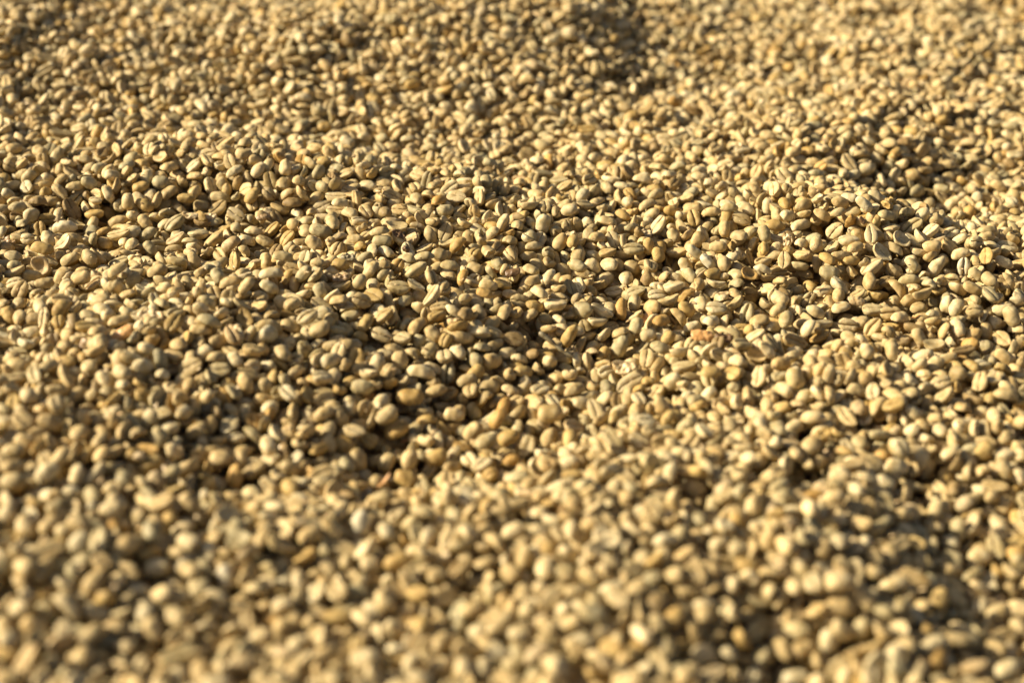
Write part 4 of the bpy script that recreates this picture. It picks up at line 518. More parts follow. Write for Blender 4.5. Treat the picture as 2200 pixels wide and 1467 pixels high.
31812406201 39073625 32522428229 127635775 33042402289 106503482 33392432243 15278905 472486229 54747947 1122505228 90569424 1342473189 170434474 1682468259 51317563 1682465217 236405435 2362460222 190259575 2372506267 215959874 2692455267 35701504
3092494195 59743425 3282460219 111916382 3532478264 89533556 3852478232 91281463 4362464224 53312553 5042482204 148481596 5592505197 103470834 5832475268 25366477 6202457195 87922515 6422458278 45431905 6872504252 120237457 6942453217 29464453
7522505238 171125663 7842471206 64448005 8582462212 75708561 8632492285 19534493 9142503226 86101527 9402474186 12483363 9822475183 238618584 9932506210 198929576 10422464206 142148166 10662458253 87477173 11482478241 182563139 11792478242 72914680
12302453264 96347814 12622485221 72110482 13262502236 90924394 13862488260 34359074 14162468165 72289403 14402493214 35258971 14892488253 163978113 14972459170 105859945 15112452283 17691484 15132492209 65450205 15862506280 39666526 16052494213 125098434
16862486266 231155506 17852474271 140562383 18462462243 119450474 18892479258 44306603 19312487169 102507463 19532454231 178382384 19892468260 64103594 20472462217 205655374 21182462254 246294676 21302501238 176845724 21712489237 161053793 22062483282 71912616
22482475234 77389317 23212471213 154231944 23902468238 32452881 24202462191 77323293 24552510215 103602473 24602452219 222976320 25032455194 101955233 25132501270 56652254 25292476204 91324717 25722465253 146976663 25952454194 69368604 26072459240 210531555
26522457277 55355151 26882465225 61323402 27012484277 49127394 27312496209 64540314 28022497269 144018733 28622487284 92410519 29022483233 230868457 29982493254 47170887 30402500282 15681863 30752477229 115593306 31182456213 133250586 31492493247 62490353
32092465207 107429725 32642482270 44336035 32942478199 103504586 33432491217 66506525 402563221 183854954 962557183 144196596 1742522236 34046983 2092558252 107715652 2462515230 146036544 3292547240 179555563 3482545225 43540414 4362534215 119175605
4872514246 49666467 5672535234 95535037 5972554269 63693315 6492529270 33994334 7192551207 93294396 7282567271 44182855 8092512257 126273392 8782535243 145290255 9302562207 118542427 9802563272 35996406 9872556250 13347762 10512540241 93997483
10892512284 71952585 10902512208 81221427 11182570227 99032362 11652547271 46693613 11712564255 146740264 11942567217 24141952 12232534270 84815301 12882569239 31020516 13012534199 156372884 13652523212 110771544 13812545194 54842986 14232561226 102793541
14612521261 146780355 15482528242 120451672 16192546255 44452715 16532560291 54455915 16802531242 127725244 17392520260 108370464 18082523248 18183595 18422536245 26734154 18512551295 171686494 19122545237 99072566 19222542216 84633234 19862522207 189367572
20092541255 144567863 20532510263 48126232 20692566232 184744434 21152559248 158279418 22142547248 75446506 22742533197 240739306 23142532253 31022424 23282565205 239036245 23712535233 61218442 23932543155 85307714 25192556226 35159815 25692541271 18780603
25902521198 45508232 26462510235 117426195 26582538167 150466599 26832567202 94109683 27222537241 26658753 27562564183 157679797 27602522269 23480577 28062549221 49022544 28432560273 77179684 28712561254 117625224 29162545261 13028794 29662514220 96059615
30362546287 33008676 30412559232 45601415 31052534214 193009313 31052563260 24301505 31692523286 79022524 31902537207 62081321 32102538262 44648883 32492548210 29750565 32772543274 46065914 33282546210 106970585 33662541249 232156176 622581250 108923622
1352579255 141556306 1542609228 244017797 1882608281 138555292 2452624207 36805516 2802571252 107788433 3192603210 113553543 3842581279 20335444 3882612197 132558166 3932617248 34297514 4522582235 56308714 4902572287 104556615 5042620206 197787666
5542591236 191847624 6072629216 125596614 6682595249 94597484 6772614225 33845916 7012629295 92089525 7442601249 78552286 8202578245 162490605 8422600215 99856515 9172623238 243053395 9562629189 92208463 9952623234 215627065 10532588211 30248495
12372599275 14493695 12482623220 40146567 13342620201 176396437 13912602213 221919725 14992579239 33904344 15642579276 75061634 16032624227 19429534 16812600238 44405285 17262573291 56663054 17662584239 165547615 17862605266 30158485 18082630211 126762106
18612621248 157783735 19082582281 104297574 19742592268 14248604 20302577261 222517625 20602610276 248239225 20852621222 16540863 21582627209 75157493 21832603247 17610645 22512618227 145468884 22592615278 147009326 22912628214 165734294 23632607262 40345326
23942585203 100352531 24052609239 149430462 24602582218 48432195 25722582234 41578401 26122625237 10536344 26312627197 96895566 26342582239 191060614 26932626223 127387552 27622576247 167689364 27892591292 78482397 28082624195 23161604 28492618242 26150783
28822614216 45732315 29082616269 27687316 29532603230 132789325 29662577270 60862735 30132600206 187360094 30422604282 77735553 31282593234 115653523 31802596273 13840513 32442621244 71076423 33092587220 219256514 33102584262 49567396 33452630190 84106673
532653230 61871401 812653262 174403448 1052647184 81330697 2002662231 103542081 2412641292 46895504 2452648248 96704526 3122657290 107971795 3142648226 133748064 3592666281 32987655 4382664231 237076748 4782646265 177979745 4822660209 196888373
5212639257 63610703 6052633263 105598567 6352668234 229549314 7012671253 22155506 7552687193 29459355 7582672289 137265876 7972643241 77089355 8532672218 84243524 9212636265 46708656 10002690253 121939346 10582633241 117789455 11152635257 234036873
11432631224 95347295 11862661287 26275864 11922678226 95201596 12602652261 109077464 13292636245 96396425 13662682270 75777692 13952647235 96885503 14372638216 27289446 14552651288 33241535 15052638252 95392403 15362644246 34525357 16022678284 29953546
16362680244 14502371 16942641219 24428056 17062649270 12553403 17922690260 141538619 18932664296 60972617 18962634224 99739535 19882634231 155750934 19882652296 61143487 21212644248 118719401 21842655264 28969376 22292652270 235710456 22852662229 47291553
23352670237 185099474 24062657284 112455386 24402661227 157091643 24782681206 107885694 24842690257 87006405 25142636241 126517195 25422631186 76993385 25682642282 72560175 26472688227 247985496 27092668258 30362573 27372640182 116188325 27802647237 120967312
29132657232 186863136 29852645275 117150948 30442656231 55645973 30492673276 35868901 31152644244 67588334 31912638216 141576336 32732642218 94946096 33242663261 173594474 33722673243 163491693 782723255 106367881 1232743281 89469545 1342710271 84351946
1382702223 104860946 2002724245 242368355 2362714300 52843912 2662699209 115197655 2962710271 77854634 3482707227 73871857 3892712203 146230186 3892721275 20974413 4562741211 12051225 4742735272 129034392 5272708232 46303586 5582745267 140634668
6032728257 42343778 6452736187 73312233 6702721220 85005325 7432724251 52253365 7952744248 106095563 8372708228 117691496 9032701263 130545355 9392694202 187590434 9472739215 187685291 10062702207 143943725 10732703265 50764296 11042697207 69264326
11092738244 238280523 11752749285 113667336 12212745211 66304374 12312708273 83270104 12842710217 101248243 12932711272 149656462 13412702208 107985624 14092705280 143153164 14502716247 17921343 15042713225 15141164 15282739267 16863780 15822703218 86906524
16362745238 39169473 16822713274 47492516 17282702231 161583488 17652738289 168584439 18192749251 74591241 18842719278 93563957 19322691247 42188397 19762747304 13894307 19892706285 96805618 20192716234 189860525 20542703243 168219375 21112694211 71382564
21212739233 214609774 21492712273 241925415 22172724224 37790426 22482712285 25197588 22852721267 73325874 23012722208 29226542 23782719213 83596482 24042706199 65143655 25342702217 86056944 25742705244 174665056 26702703194 26537047 26872730257 93309274
27412704222 26565844 27832711256 80763415 27882749232 41225325 28472714283 114953924 28592690210 43469596 28682712224 91718693 29632723271 66268903 29922733265 85205627 30752718237 27668843 31022704279 160431425 31232733251 59852584 31492713226 94932038
31632733299 39334494 31952694262 70140506 32202738232 124751984 32712700256 97862884 33262708218 46704445 33322735265 70050526 372782184 149646476 492758278 38375476 762806228 196083234 1102779237 73437454 2092786214 40155506 2482754248 113492655
3132768230 65372926 3412794258 33238297 4202772253 248641656 4242796201 45368173 4832793219 68183536 5252779247 44802551 5752754184 88861214 6732783188 69431534 7072793246 104547213 7412790267 141021596 7542784200 19366646 8152774218 222659626
8772789203 200726574 8982799228 186884191 8992752250 135772072 9612800238 44926583 9982755244 25020396 10542755217 114323864 10552802193 85013804 10812805251 31965442 11622755225 37668796 12312794264 175839423 12972756196 26889333 13292770255 53753022
14132779242 159647563 14232777197 14799545 14792787228 61923786 15502756215 220763666 15852786239 181352825 15882796189 80571456 16342810255 72432884 16782780214 43321809 17332808256 191484474 17372753253 89752460 18662755285 198876374 18842795245 13154416
19412796272 129061246 19662765246 234935061 20362770244 169072445 20782774193 245591233 21372800233 137942512 21462763274 122928102 21692755199 146349717 22082773287 105492661 22952798270 233295573 23302758294 109664465 23342755256 192127194 23682801245 80828564
24022754265 77813378 24322785199 107190663 24722800267 40341473 24762758239 141658744 25442793250 34670775 25492770184 20341646 26032761219 90768524 26282779209 146266096 26352768269 96466446 27192776265 102808404 27222791222 103211241 27922787210 105293424
28202775211 86235093 28552799253 68183495 28962758248 21119545 29392757228 116145074 29842802261 215929146 30422780280 126268295 30982791278 45331613 31492774225 40550373 32262767269 60054465 32322795226 245082155 33002789289 99667484 33012777238 206883295
1352818193 59126438 1602832250 64692752 1992842187 110936296 2012856300 88358397 2492812246 107923534 2642869264 237090593 2982855211 84002486 3182850256 95802414 3892838227 64481276 4092837266 10652714 4572853250 231543845 5162841282 68979543
5432827206 194297616 5942811169 23211723 6252814224 92842735 6532821263 109839483 6652865233 58045133 7132850182 173694346 8182821245 30465524 8572830213 55256984 9202818171 20365454 9312866233 34743096 9382846258 238212495 9872842199 27219644
10632869282 56484637 10972852213 103469866 11172828276 191167476 11732837225 195680812 11792854275 114655554 12032812308 54658057 12322862221 36877776 12522861285 235079427 12872857225 66748317 12922820238 63495594 13502812280 100043504 13662845256 76150144
14332841230 150539385 14582821276 86101504 15342820271 65341054 15702846221 94198444 16532858293 15483663 16992836266 177778664 18012813268 24370354 18412813289 167150780 18752850281 17246104 18982862203 33702524 19932835233 177889414 20042816276 66003430
20732826262 193007334 20832852232 43404385 21772812310 109370585 21772848263 161484454 22262813244 48582475 22342824287 116202513 22902868257 68881465 23582851284 66290566 24072864271 90469526 24562821235 90367514 24782856297 165100487 25322846254 235802486
25782810215 205779166 26432853198 125150674 26632840251 71561452 27372837218 121166436 27712831258 110529485 28082860223 78723374 28672862265 44191272 29092818255 34507693 29442826283 40942774 29812849219 11419567 30492832268 115465066 30642859223 145960943
31122830239 228821546 31472832255 239640374 32022847271 123505545 32482834282 174607605 33022850243 175255139 33412855274 22710362 542887263 147114245 982871215 64072094 1692878234 110249437 2212892205 63505646 2912904228 38322665 3602904229 80247632
4122927269 146893536 4212877214 174115682 4582918244 82855102 4882915276 41979445 5232895246 43345718 5562873185 13164063 6142875227 104495606 6242906188 115498496 7292876229 248681496 7362907276 28523673 7702873288 72718344 7762910261 214130612
7972872222 13858134 8402886245 34356256 8892904264 72214433 10012879242 39124504 10352904193 73069165 11062887242 103636102 11192894285 113797505 11632903249 44222886 12472920256 131847694 13202904270 16296593 13222911234 57436180 13782914249 231371571
14352879275 44696386 14352881218 91125363 15112883246 80145434 15752928206 149327545 15982888251 44403555 16762903228 18872575 16892911285 73897504 17522880267 243304423 17532877236 35141975 18252880216 54946204 18272893273 143633107 19212872238 38821467
19702923215 104578396 20102884246 106206637 20482927267 24701533 21052874271 114003575 21062879218 196366217 21642915294 20673448 21742874236 104152942 22232903274 40354374 22582911249 18957722 23452906317 16180218 23892877227 86097393 24542908265 192067742
24882898232 242947878 25402914225 25709552 25962900258 67687505 25992884232 115931147 26622919222 90637304 26812886261 146297588 27522896242 21656852 28592914230 124623093 28742873196 234698424 29302925214 31578316 29332885256 13092582 29792930184 72935086
30042917267 85870798 30752904254 81772691 31372894232 37989422 31402900293 23849234 31982903301 154302605 32512876237 63574312 32882876270 216197533 33502892254 228850209 292930255 45002375 1032946241 52277805 1592953197 248975354 2192949240 13050374
3122975242 102287356 3362939204 67044274 3982964219 103250916 4552983273 134990384 5192932266 211038425 5302980269 144250014 5742952226 145160913 5952941260 53107577 6022986230 27964164 6582961172 248765307 6882966232 29431567 7172949195 108079521
7692951224 162410334 7892975201 30251412 8482946268 110139496 8732945224 127724393 9352942254 46891694 9442952233 26855126 10062950262 40469564 10122987227 22190473 10762973272 116571177 10792940258 141526354 11622958268 89652586 12042974247 142830765
12732982255 243244031 12772982201 145168847 13062976243 205652015 13512977270 149032294 13962943210 69262665 14292946253 180244595 14732967244 89445690 15002933285 80263484 15262958247 133749799 15702969281 79124473 16312951255 66674115 17082972260 87650906
17242956181 29459476 17812932220 59742505 17822983253 150251373 18512972241 79756542 18632944205 117491473 19232974235 70630383 19342932281 133583806 19832959248 33115725 20562946215 60569525 21212958253 73243655 21352945194 103392323 21872945233 239225533
22272976236 133614736 22472971296 101454403 23112948238 146392681 23142973272 67591415 23502973227 127325244 24092935290 131551596 24312934243 66048514 24932934297 156259336 25482980258 29021496 26292968262 76496567 26352971203 52039123 27172933216 68213475
27312956258 17309555 27942935202 170052475 28112958243 15701513 28372945278 113403463 29042954248 248621675 29882958197 56510614 30382976271 55193625 30682936230 104999512 31352958279 25282185 31872935255 137882666 32352949213 21678477 32672940277 42082353
33042955255 141786577 33752963258 106392535 223003265 176995514 673041237 15790625 963005266 41232637 1103006190 87511535 1683001239 123744976 2023034228 166561157 2462994251 54432295 2763039284 66494666 3473026207 60978524 3802996238 229023413
4343014244 45973513 4822992211 78378545 4943021287 29559374 5373038249 55856025 6123002168 37065195 6423037205 52911718 6613046245 33803595 7253007273 124447216 7503046206 73529894 8123005253 51684635 8783010250 83281713 9283033216 132955754
9463022271 24405284 10303022281 230637516 10693014227 247073112 11323015242 50848684 11583046292 190570437 12153024283 99652645 12933039218 145299506 14012997221 149448574 14443017286 86059785 14973027253 94942975 15633020215 142851258 15673031239 108725502
16163003209 28147174 16543049180 74596545 16633034250 74758903 17123013202 136115775 18073026218 21021595 18633026238 114915753 19313016198 60774535 19373036254 35596394 20033007206 110148523 20223026267 126429907 20672997266 50743667 20903005219 64555214
21443008288 142941236 21903034232 26503522 22633029243 93082404 22823049277 87123463 23113039214 159076455 23833042240 102141496 23862991281 125477906 24623045233 47284343 24783002254 103941076 24833017195 66748565 25692997175 19127429 25803041257 147814633
25993028229 112952385 26573043272 16149016 26883008232 75347647 27643031237 33553223 27953008280 127045932 28373014227 199340565 28773008276 115400467 29633020227 31124604 30253025252 176950775 30313040191 113106581 30643000276 112823845 30793001232 55137366
31583010241 84032361 32003035202 158722385 32082996271 111419646 32763036273 123081805 33303048233 141317568 243104243 50530426 493056286 77912571 873074242 67558085 1453064267 102711461 1523077204 230632434 1943076256 218330761 2733055198 207683305
2863063242 84102596 3703096199 79639584 3723093250 91280447 4233056193 54196625 4563056246 39146363 4653102266 199742434 4803109217 44002533 5233085260 53290266 5683086206 100769457 6663077278 43307677 6893085201 51176634 7783063250 155802404
7893096231 177761491 8193051225 65339351 8613066269 96393631 8953062260 34437725 9323106208 75983704 9823064238 133656915 10013076278 28088455 10433093234 98185374 10923069268 150974565 11793084255 102746465 12663052263 22592474 13233057273 233834875
13713053265 66740086 14023096233 213256948 14823085265 45992394 15103086222 33053564 15483106268 138537815 15853108232 35139134 16813057272 46694414 17413054247 173153148 17673101210 94714807 17833084260 154603347 18433065192 246745206 19083076236 57850585
19693110195 156905542 20003073223 93767087 20283088235 82711525 21183058244 55729944 21583068274 117914436 22213106241 47689435 22593089209 150246576 23623071292 155741736 24203106228 23946646 24693083285 120961401 24973074233 34019853 25533078180 149851584
26323086220 91517355 26423090290 109740535 27343097201 74601456 27373064277 48184657 27753086253 156984705 28443062259 29858507 28833100214 46593454 29193062247 100826436 29793103272 27928265 30353088236 132038322 30963107191 15003329 31163065226 23104484
31583063276 114513697 32253078249 81786585 32653055228 85550063 333128194 34089687 513167233 233307660 1273131215 33764474 1483151239 237584713 1693123265 197308373 2143157192 58080513 2223113238 90837275 2553122206 168682423 3133117277 176395624
3153125224 121943843 4143130250 165042953 4373161286 13561673 4873162210 36309687 5563145231 58364505 6113122263 22560315 6183118198 105897606 6263159237 58862244 7203123253 62759502 7293142189 150975416 7413115284 33305606 7863151179 89431576
8163123291 12247186 8343161252 155883148 8613114242 132325515 8623147187 162412315 9513137255 152639833 9803125200 89335662 10383142189 86651910 10663155205 114501423 10713145271 87470864 11203128266 32326573 11473160211 89535475 11723125282 104606357
11813162249 214008703 12323123220 25655985 12463126261 137983615 12673161290 75602585 13013136235 148284596 13153124303 26021103 13563126205 156306683 13773121266 87852764 14353126273 36668423 14503119199 61770233 15253137236 96259666 16213154194 181382483
16333110260 114320552 16823112210 82353307 16953158213 35156355 17013127242 50825627 17823143274 81741374 18223135221 120850375 18653154282 103333333 18993119252 237190355 19003111178 80972547 19673123263 124945387 20773135208 147363886 20803123245 17109384
21533121229 101976795 22633158219 117686664 23233116242 117789574 23313143286 16496565 23493134206 81988515 24063113249 157789485 24413135258 218119455 24423162289 36205597 24623165215 69842541 25123143246 66002533 25253134212 24835053 25263159287 156303548
25763117252 30534454 26623127242 93707685 27343149259 108775648 28063163253 90466394 28153125232 12248432 28763138263 120846615 29343137263 93511645 29753122208 32309612 30313156200 160770544 30583123279 95099566 31273128256 164796646 31773123220 115276625
32443157267 249846523 32603130236 75453583 33183148268 83316283 33213132195 178286593 723186206 94138964 773211250 97389682 1093207162 184202597 1743174204 107684544 2083202249 135049985 2713170242 113749412 2923190257 109229535 3223204293 219040395
3483177226 109227604 3783188266 107710552 4333221291 44056447 4573227242 104044725 5323203253 34498585 5493221209 113357917 6193185166 66205524 6453228234 138572635 6793178242 132129844 7413190219 69533545 8153208205 214095425 8543223285 176221871
8653176299 58483396 9193175268 124252144 9203210204 165586653 9923193208 127217414 10303207254 54170695 10993212239 36858542 10993179261 111921243 11313213260 109432373 12123206214 244253054 12193192256 66004506 12813221253 89745373 13333179189 93011307
13973180234 36197587 14713210245 66392685 15333208217 230432545 15823176250 193267506 16283197244 166081662 16773194252 70431466 17513185223 140672562 17933195269 102312336 17983230227 42517366 18403204239 77618233 18843212179 142542145 19313180233 79847444
19403218257 119642476 20083181265 43192575 20163190214 60333466 20553222258 144499474 20903200242 14125211 21423176205 89269345 21973174245 136418758 22573174265 90368512 22933213256 44444935 23483196227 186055135 23653195275 143484313 24083189251 129362454
24733229255 134895395 24993196215 106741404 25833172235 145655935 25863202176 95786814 26043201243 143804604 26163224282 35604615 26803181207 74447556 26813205237 78315556 27423211238 24327834 28093184208 12278290 28463204244 108931499 29223179217 100142524
29873192254 12624767 30673187264 14794676 31173182207 145034906 31243172238 32806531 31673225216 187176692 31703187268 70974542 32103183235 36259237 32783195221 110638333 33093179252 233311362 33723210242 26020157 923243231 74843372 1283245178 162908664
1433267267 13457135 1853285295 93348434 1943256215 53366146 2143265230 89439304 2493257257 172511424 3313281273 93659133 3383246238 83368735 3853256283 67963643 4693254279 159139424 5523252246 54762064 6103256194 101684604 6453278265 91584395
7073258217 125507265 7443231269 124276784 7803257197 242692555 8023259260 46051256 8703272192 73998556 8733240247 36159075 9343237230 27835296 10003264270 164568948 10013258198 173207663 10173283279 19340532 10543288231 110557315 10823237202 56524894
11743273235 83727126 12063262276 110667635 12703262216 93654045 13313272248 49840515 13313278297 249740484 13443242214 106452872 13853246268 146007276 14313264210 68926324 14983261228 34806295 15293232268 232860563 15743258240 76934323 15863260189 75050427
16723235215 53260365 16923276231 122912265 17143254289 76882826 17613268262 65738634 17903267202 29139545 18393281252 56296477 18733278211 64205695 19383269260 105975080 19713244207 110569593 19933272233 232313674 20193283285 123363075 20563289205 83354054
20813257232 15866275 21253253276 227961289 21593250208 95742965 21793248249 75050074 22343237214 181328757 22423270210 84870054 22483240268 88821594 22983256215 222486386 23523284239 109270407 24073241248 146432816 25293250186 11739145 25983279234 112548437
26733257250 236790376 26953275190 230457354 27853270234 78272474 28163255193 33489754 28713277234 123759193 29003252181 191078562 29193282272 132638384 29583232247 85887612 30133282263 98012601 30523238239 140564433 31093259252 153906332 31703274194 59763483
32003252253 29027625 32653256221 36001455 33213233255 135961935 33563265209 50725444 673302266 22362464 693308198 69438455 1653340214 13651079 2073345216 97512443 2083346289 63890728 2803314243 12607565 2883312303 40253424 3493293234 55141313
4053307230 157490375 4323349284 72793496 4863301241 19741604 5283306214 107632512 5993313252 65283626 6833297232 39654594 7653325264 125749034 8183325211 55579796 8713333221 74730503 9313311271 103758816 9533347279 16807663 9803330228 34955123
10223342257 120047524 10733338215 211045207 11163296246 150442673 11973322252 240431486 12623302270 122275817 13103317224 27235714 13783329234 244661884 13893322295 128854685 14423315262 25058963 14823305205 56884795 14923339241 231621723 15153310193 58237365
15373314234 227106452 15603344193 192994536 16233298241 151371666 16243325178 152084442 16473348226 60547625 16573315273 187719246 17303333220 27392506 17353314277 105098435 17683341206 65740055 18223336209 111464814 19133339238 66992396 19443324205 248519596
20113342235 146198526 21113313212 41982514 21433297265 76667353 21743349232 185745595 22563312281 95498487 22693314232 108527593 24343298218 46296576 24773346197 101649665 25183292229 69567475 25613334233 168660186 26393323217 118317625 27173303252 154942875
27863338213 144954605 28353312253 146794434 29333343232 27715706 29513313194 30046526 29793298248 43664093 30273311206 219124443 30773300256 56250927 30893340204 23596504 31343308249 115022788 32263316229 241158564 32943343195 178084422 33033320237 20153593
33683323257 127112316 813354245 85098615 2753368294 144744425 3633356258 32793535 4693373221 84834908 4963351261 49370504 5503364187 24599515 6303361203 25493406 6993363245 244396472 7363352211 62185374 8243369258 64863316 8413375278 55803422
11083367262 106262856 11533360290 35217144 12443368300 34259956 12713368244 72328624 13823369244 57390324 14483362218 124704492 18113359249 49231644 21243370255 101358224 21733353298 122974256 22083354232 29261274 23193352220 15619316 23823359205 108679343
24573352261 178963664 25203362260 160553305 25443373207 232061127 26213357261 93929324 27773377249 29445304 28623352214 14727344 30143360207 181984513 30643368259 84665074 31343373228 108472304 32123357204 150047484 32323372268 194131157
"""
# patch beans left out where a single bean lies
REMOVED = """
50004 50038 50043 50115 50116 50119 50122 50124 50125 50126 50127 50130 50193 50195 50200 50201 50266 50267 50278 50353 50356 50359 50360 50441 50443 50444 50446 50447 50457 50507
50509 50512 50528 50581 50667 50669 50682 50750 50751 50834 50836 50842 50908 50927 50977 51008 51054 51059 51078 51083 51150 51151 51159 51205 51215 51231 51238 51279 51286 51300
51301 51302 51303 51305 51309 51373 51375 51386 51390 51395 51460 51461 51462 51468 51469 51480 51522 51523 51525 51527 51532 51560 51616 51637 51639 51711 51713 51716 51717 51718
51721 51784 51789 51866 52109 52161 52181 52238 52325 52338 52419 61078 61151 61231 61232 61236 61238 61241 61246 61309 61310 61313 61315 61318 61320 61328 61329 61331 61393 61395
61396 61397 61399 61400 61403 61405 61410 61412 61415 61416 61417 61420 61473 61474 61476 61482 61484 61487 61490 61492 61493 61551 61553 61554 61555 61562 61566 61567 61569 61570
61642 61643 61644 61646 61647 61649 61651 61652 61655 61656 61659 61660 61663 61720 61721 61722 61723 61724 61725 61727 61729 61731 61733 61735 61790 61792 61794 61797 61799 61800
61806 61809 61811 61812 61815 61818 61873 61879 61889 61890 61891 61893 61894 61895 61897 61900 61902 61957 61960 61968 61969 61970 61971 61973 61980 62027 62028 62029 62030 62035
62040 62041 62042 62045 62056 62057 62059 62110 62111 62118 62119 62120 62121 62122 62123 62124 62126 62131 62132 62185 62186 62195 62196 62197 62209 62263 62265 62273 62275 62292
62349 62350 62352 62358 62360 62361 62364 62365 62367 62368 62428 62432 62434 62437 62439 62440 62443 62446 62447 62501 62508 62521 62523 62579 62580 62585 62592 62595 62597 62600
62603 62606 62664 62665 62666 62667 62668 62680 62683 62684 62730 62732 62733 62734 62735 62737 62740 62757 62807 62808 62809 62811 62812 62813 62814 62820 62821 62824 62829 62834
62888 62889 62892 62894 62900 62905 62910 62911 62913 62914 62970 62971 62976 62978 62991 62994 63046 63049 63050 63057 63072 63073 63138 63140 63142 63222 63227 63381 63383 63385
63388 63390 63393 63404 63448 63455 63457 63474 63521 63523 63539 63540 63541 63542 63543 63552 63553 63607 63608 63609 63612 63614 63616 63621 63680 63688 63689 63690 63691 63692
63694 63695 63696 63709 63710 63751 63754 63755 63757 63758 63759 63761 63763 63765 63767 63770 63780 63783 63784 63830 63831 63834 63837 63839 63840 63841 63843 63845 63860 63905
63907 63909 63910 63911 63912 63913 63914 63915 63931 63934 63988 63991 64003 64006 64008 64071 64075 64079 64090 64091 64141 64150 64167 64169 64294 64295 64296 64311 64312 90257
90258 90259 90314 90315 90341 90387 90402 90430 90432 90461 90497 90534 90612 90613 90623 90696 90701 90702 90717 90719 90773 90774 90775 90776 90779 90783 90796 90859 90861 90862
90931 90934 90935 90938 90942 90944 91026 91027 91028 91029 91095 91102 91103 91105 91107 91152 91154 91155 91233 91313 91553 91554 91570 91571 91576 91578 91651 91652 91654 91656
91659 91729 91807 91809 91811 91893 91894 91895 91970 91973 91974 92035 92050 92052 92118 92119 92122 92124 92201 100034 100035 100036 100119 100280 100288 100289 100293 100295 100364 100368
100369 100374 100448 100449 100454 100456 100501 100513 100515 100524 100533 100536 100540 100573 100586 100587 100594 100597 100599 100610 100679 100680 100682 100696 100760 100767 100816 100820 100826 100834
100836 100844 100851 100855 100883 100886 100894 100897 100899 100912 100913 100915 100920 100927 100931 100962 100964 100965 100967 100971 100975 100983 100989 100992 100993 100995 100996 100997 101000 101002
101020 101049 101051 101052 101059 101065 101066 101070 101071 101072 101078 101083 101085 101086 101095 101135 101136 101137 101138 101139 101145 101151 101153 101159 101160 101165 101169 101170 101172 101200
101201 101202 101205 101210 101213 101215 101218 101219 101220 101221 101223 101224 101225 101227 101228 101231 101233 101236 101238 101239 101240 101241 101246 101275 101283 101288 101290 101292 101309 101311
101313 101314 101315 101318 101319 101321 101328 101365 101373 101375 101380 101386 101388 101395 101399 101400 101403 101410 101412 101447 101448 101457 101462 101463 101467 101468 101475 101476 101480 101487
101490 101518 101519 101523 101525 101527 101528 101532 101534 101539 101543 101544 101550 101551 101553 101554 101555 101557 101560 101561 101562 101569 101570 101573 101604 101608 101616 101617 101631 101636
101637 101641 101643 101644 101647 101649 101652 101653 101655 101656 101659 101695 101699 101700 101710 101714 101716 101718 101720 101721 101723 101727 101729 101730 101731 101733 101734 101735 101739 101742
101765 101767 101769 101770 101773 101774 101776 101777 101781 101782 101784 101787 101788 101789 101790 101794 101795 101799 101800 101806 101809 101810 101811 101812 101814 101815 101816 101845 101849 101851
101852 101853 101856 101859 101861 101863 101866 101870 101871 101877 101879 101880 101881 101883 101885 101891 101893 101894 101895 101897 101926 101931 101935 101936 101938 101942 101943 101948 101951 101952
101958 101959 101960 101964 101967 101978 102003 102005 102008 102010 102011 102017 102027 102034 102035 102036 102042 102044 102045 102056 102058 102087 102101 102105 102106 102115 102116 102117 102118 102120
102122 102124 102125 102126 102171 102173 102178 102179 102181 102188 102191 102192 102194 102195 102200 102251 102258 102259 102261 102273 102274 102278 102280 102342 102345 102346 102347 102349 102423 102425
102428 102489 102498 102521 102753 102910 102911 102994 102995 103072 103074 103150 103230 103232 103308 103383 103385 103386
"""
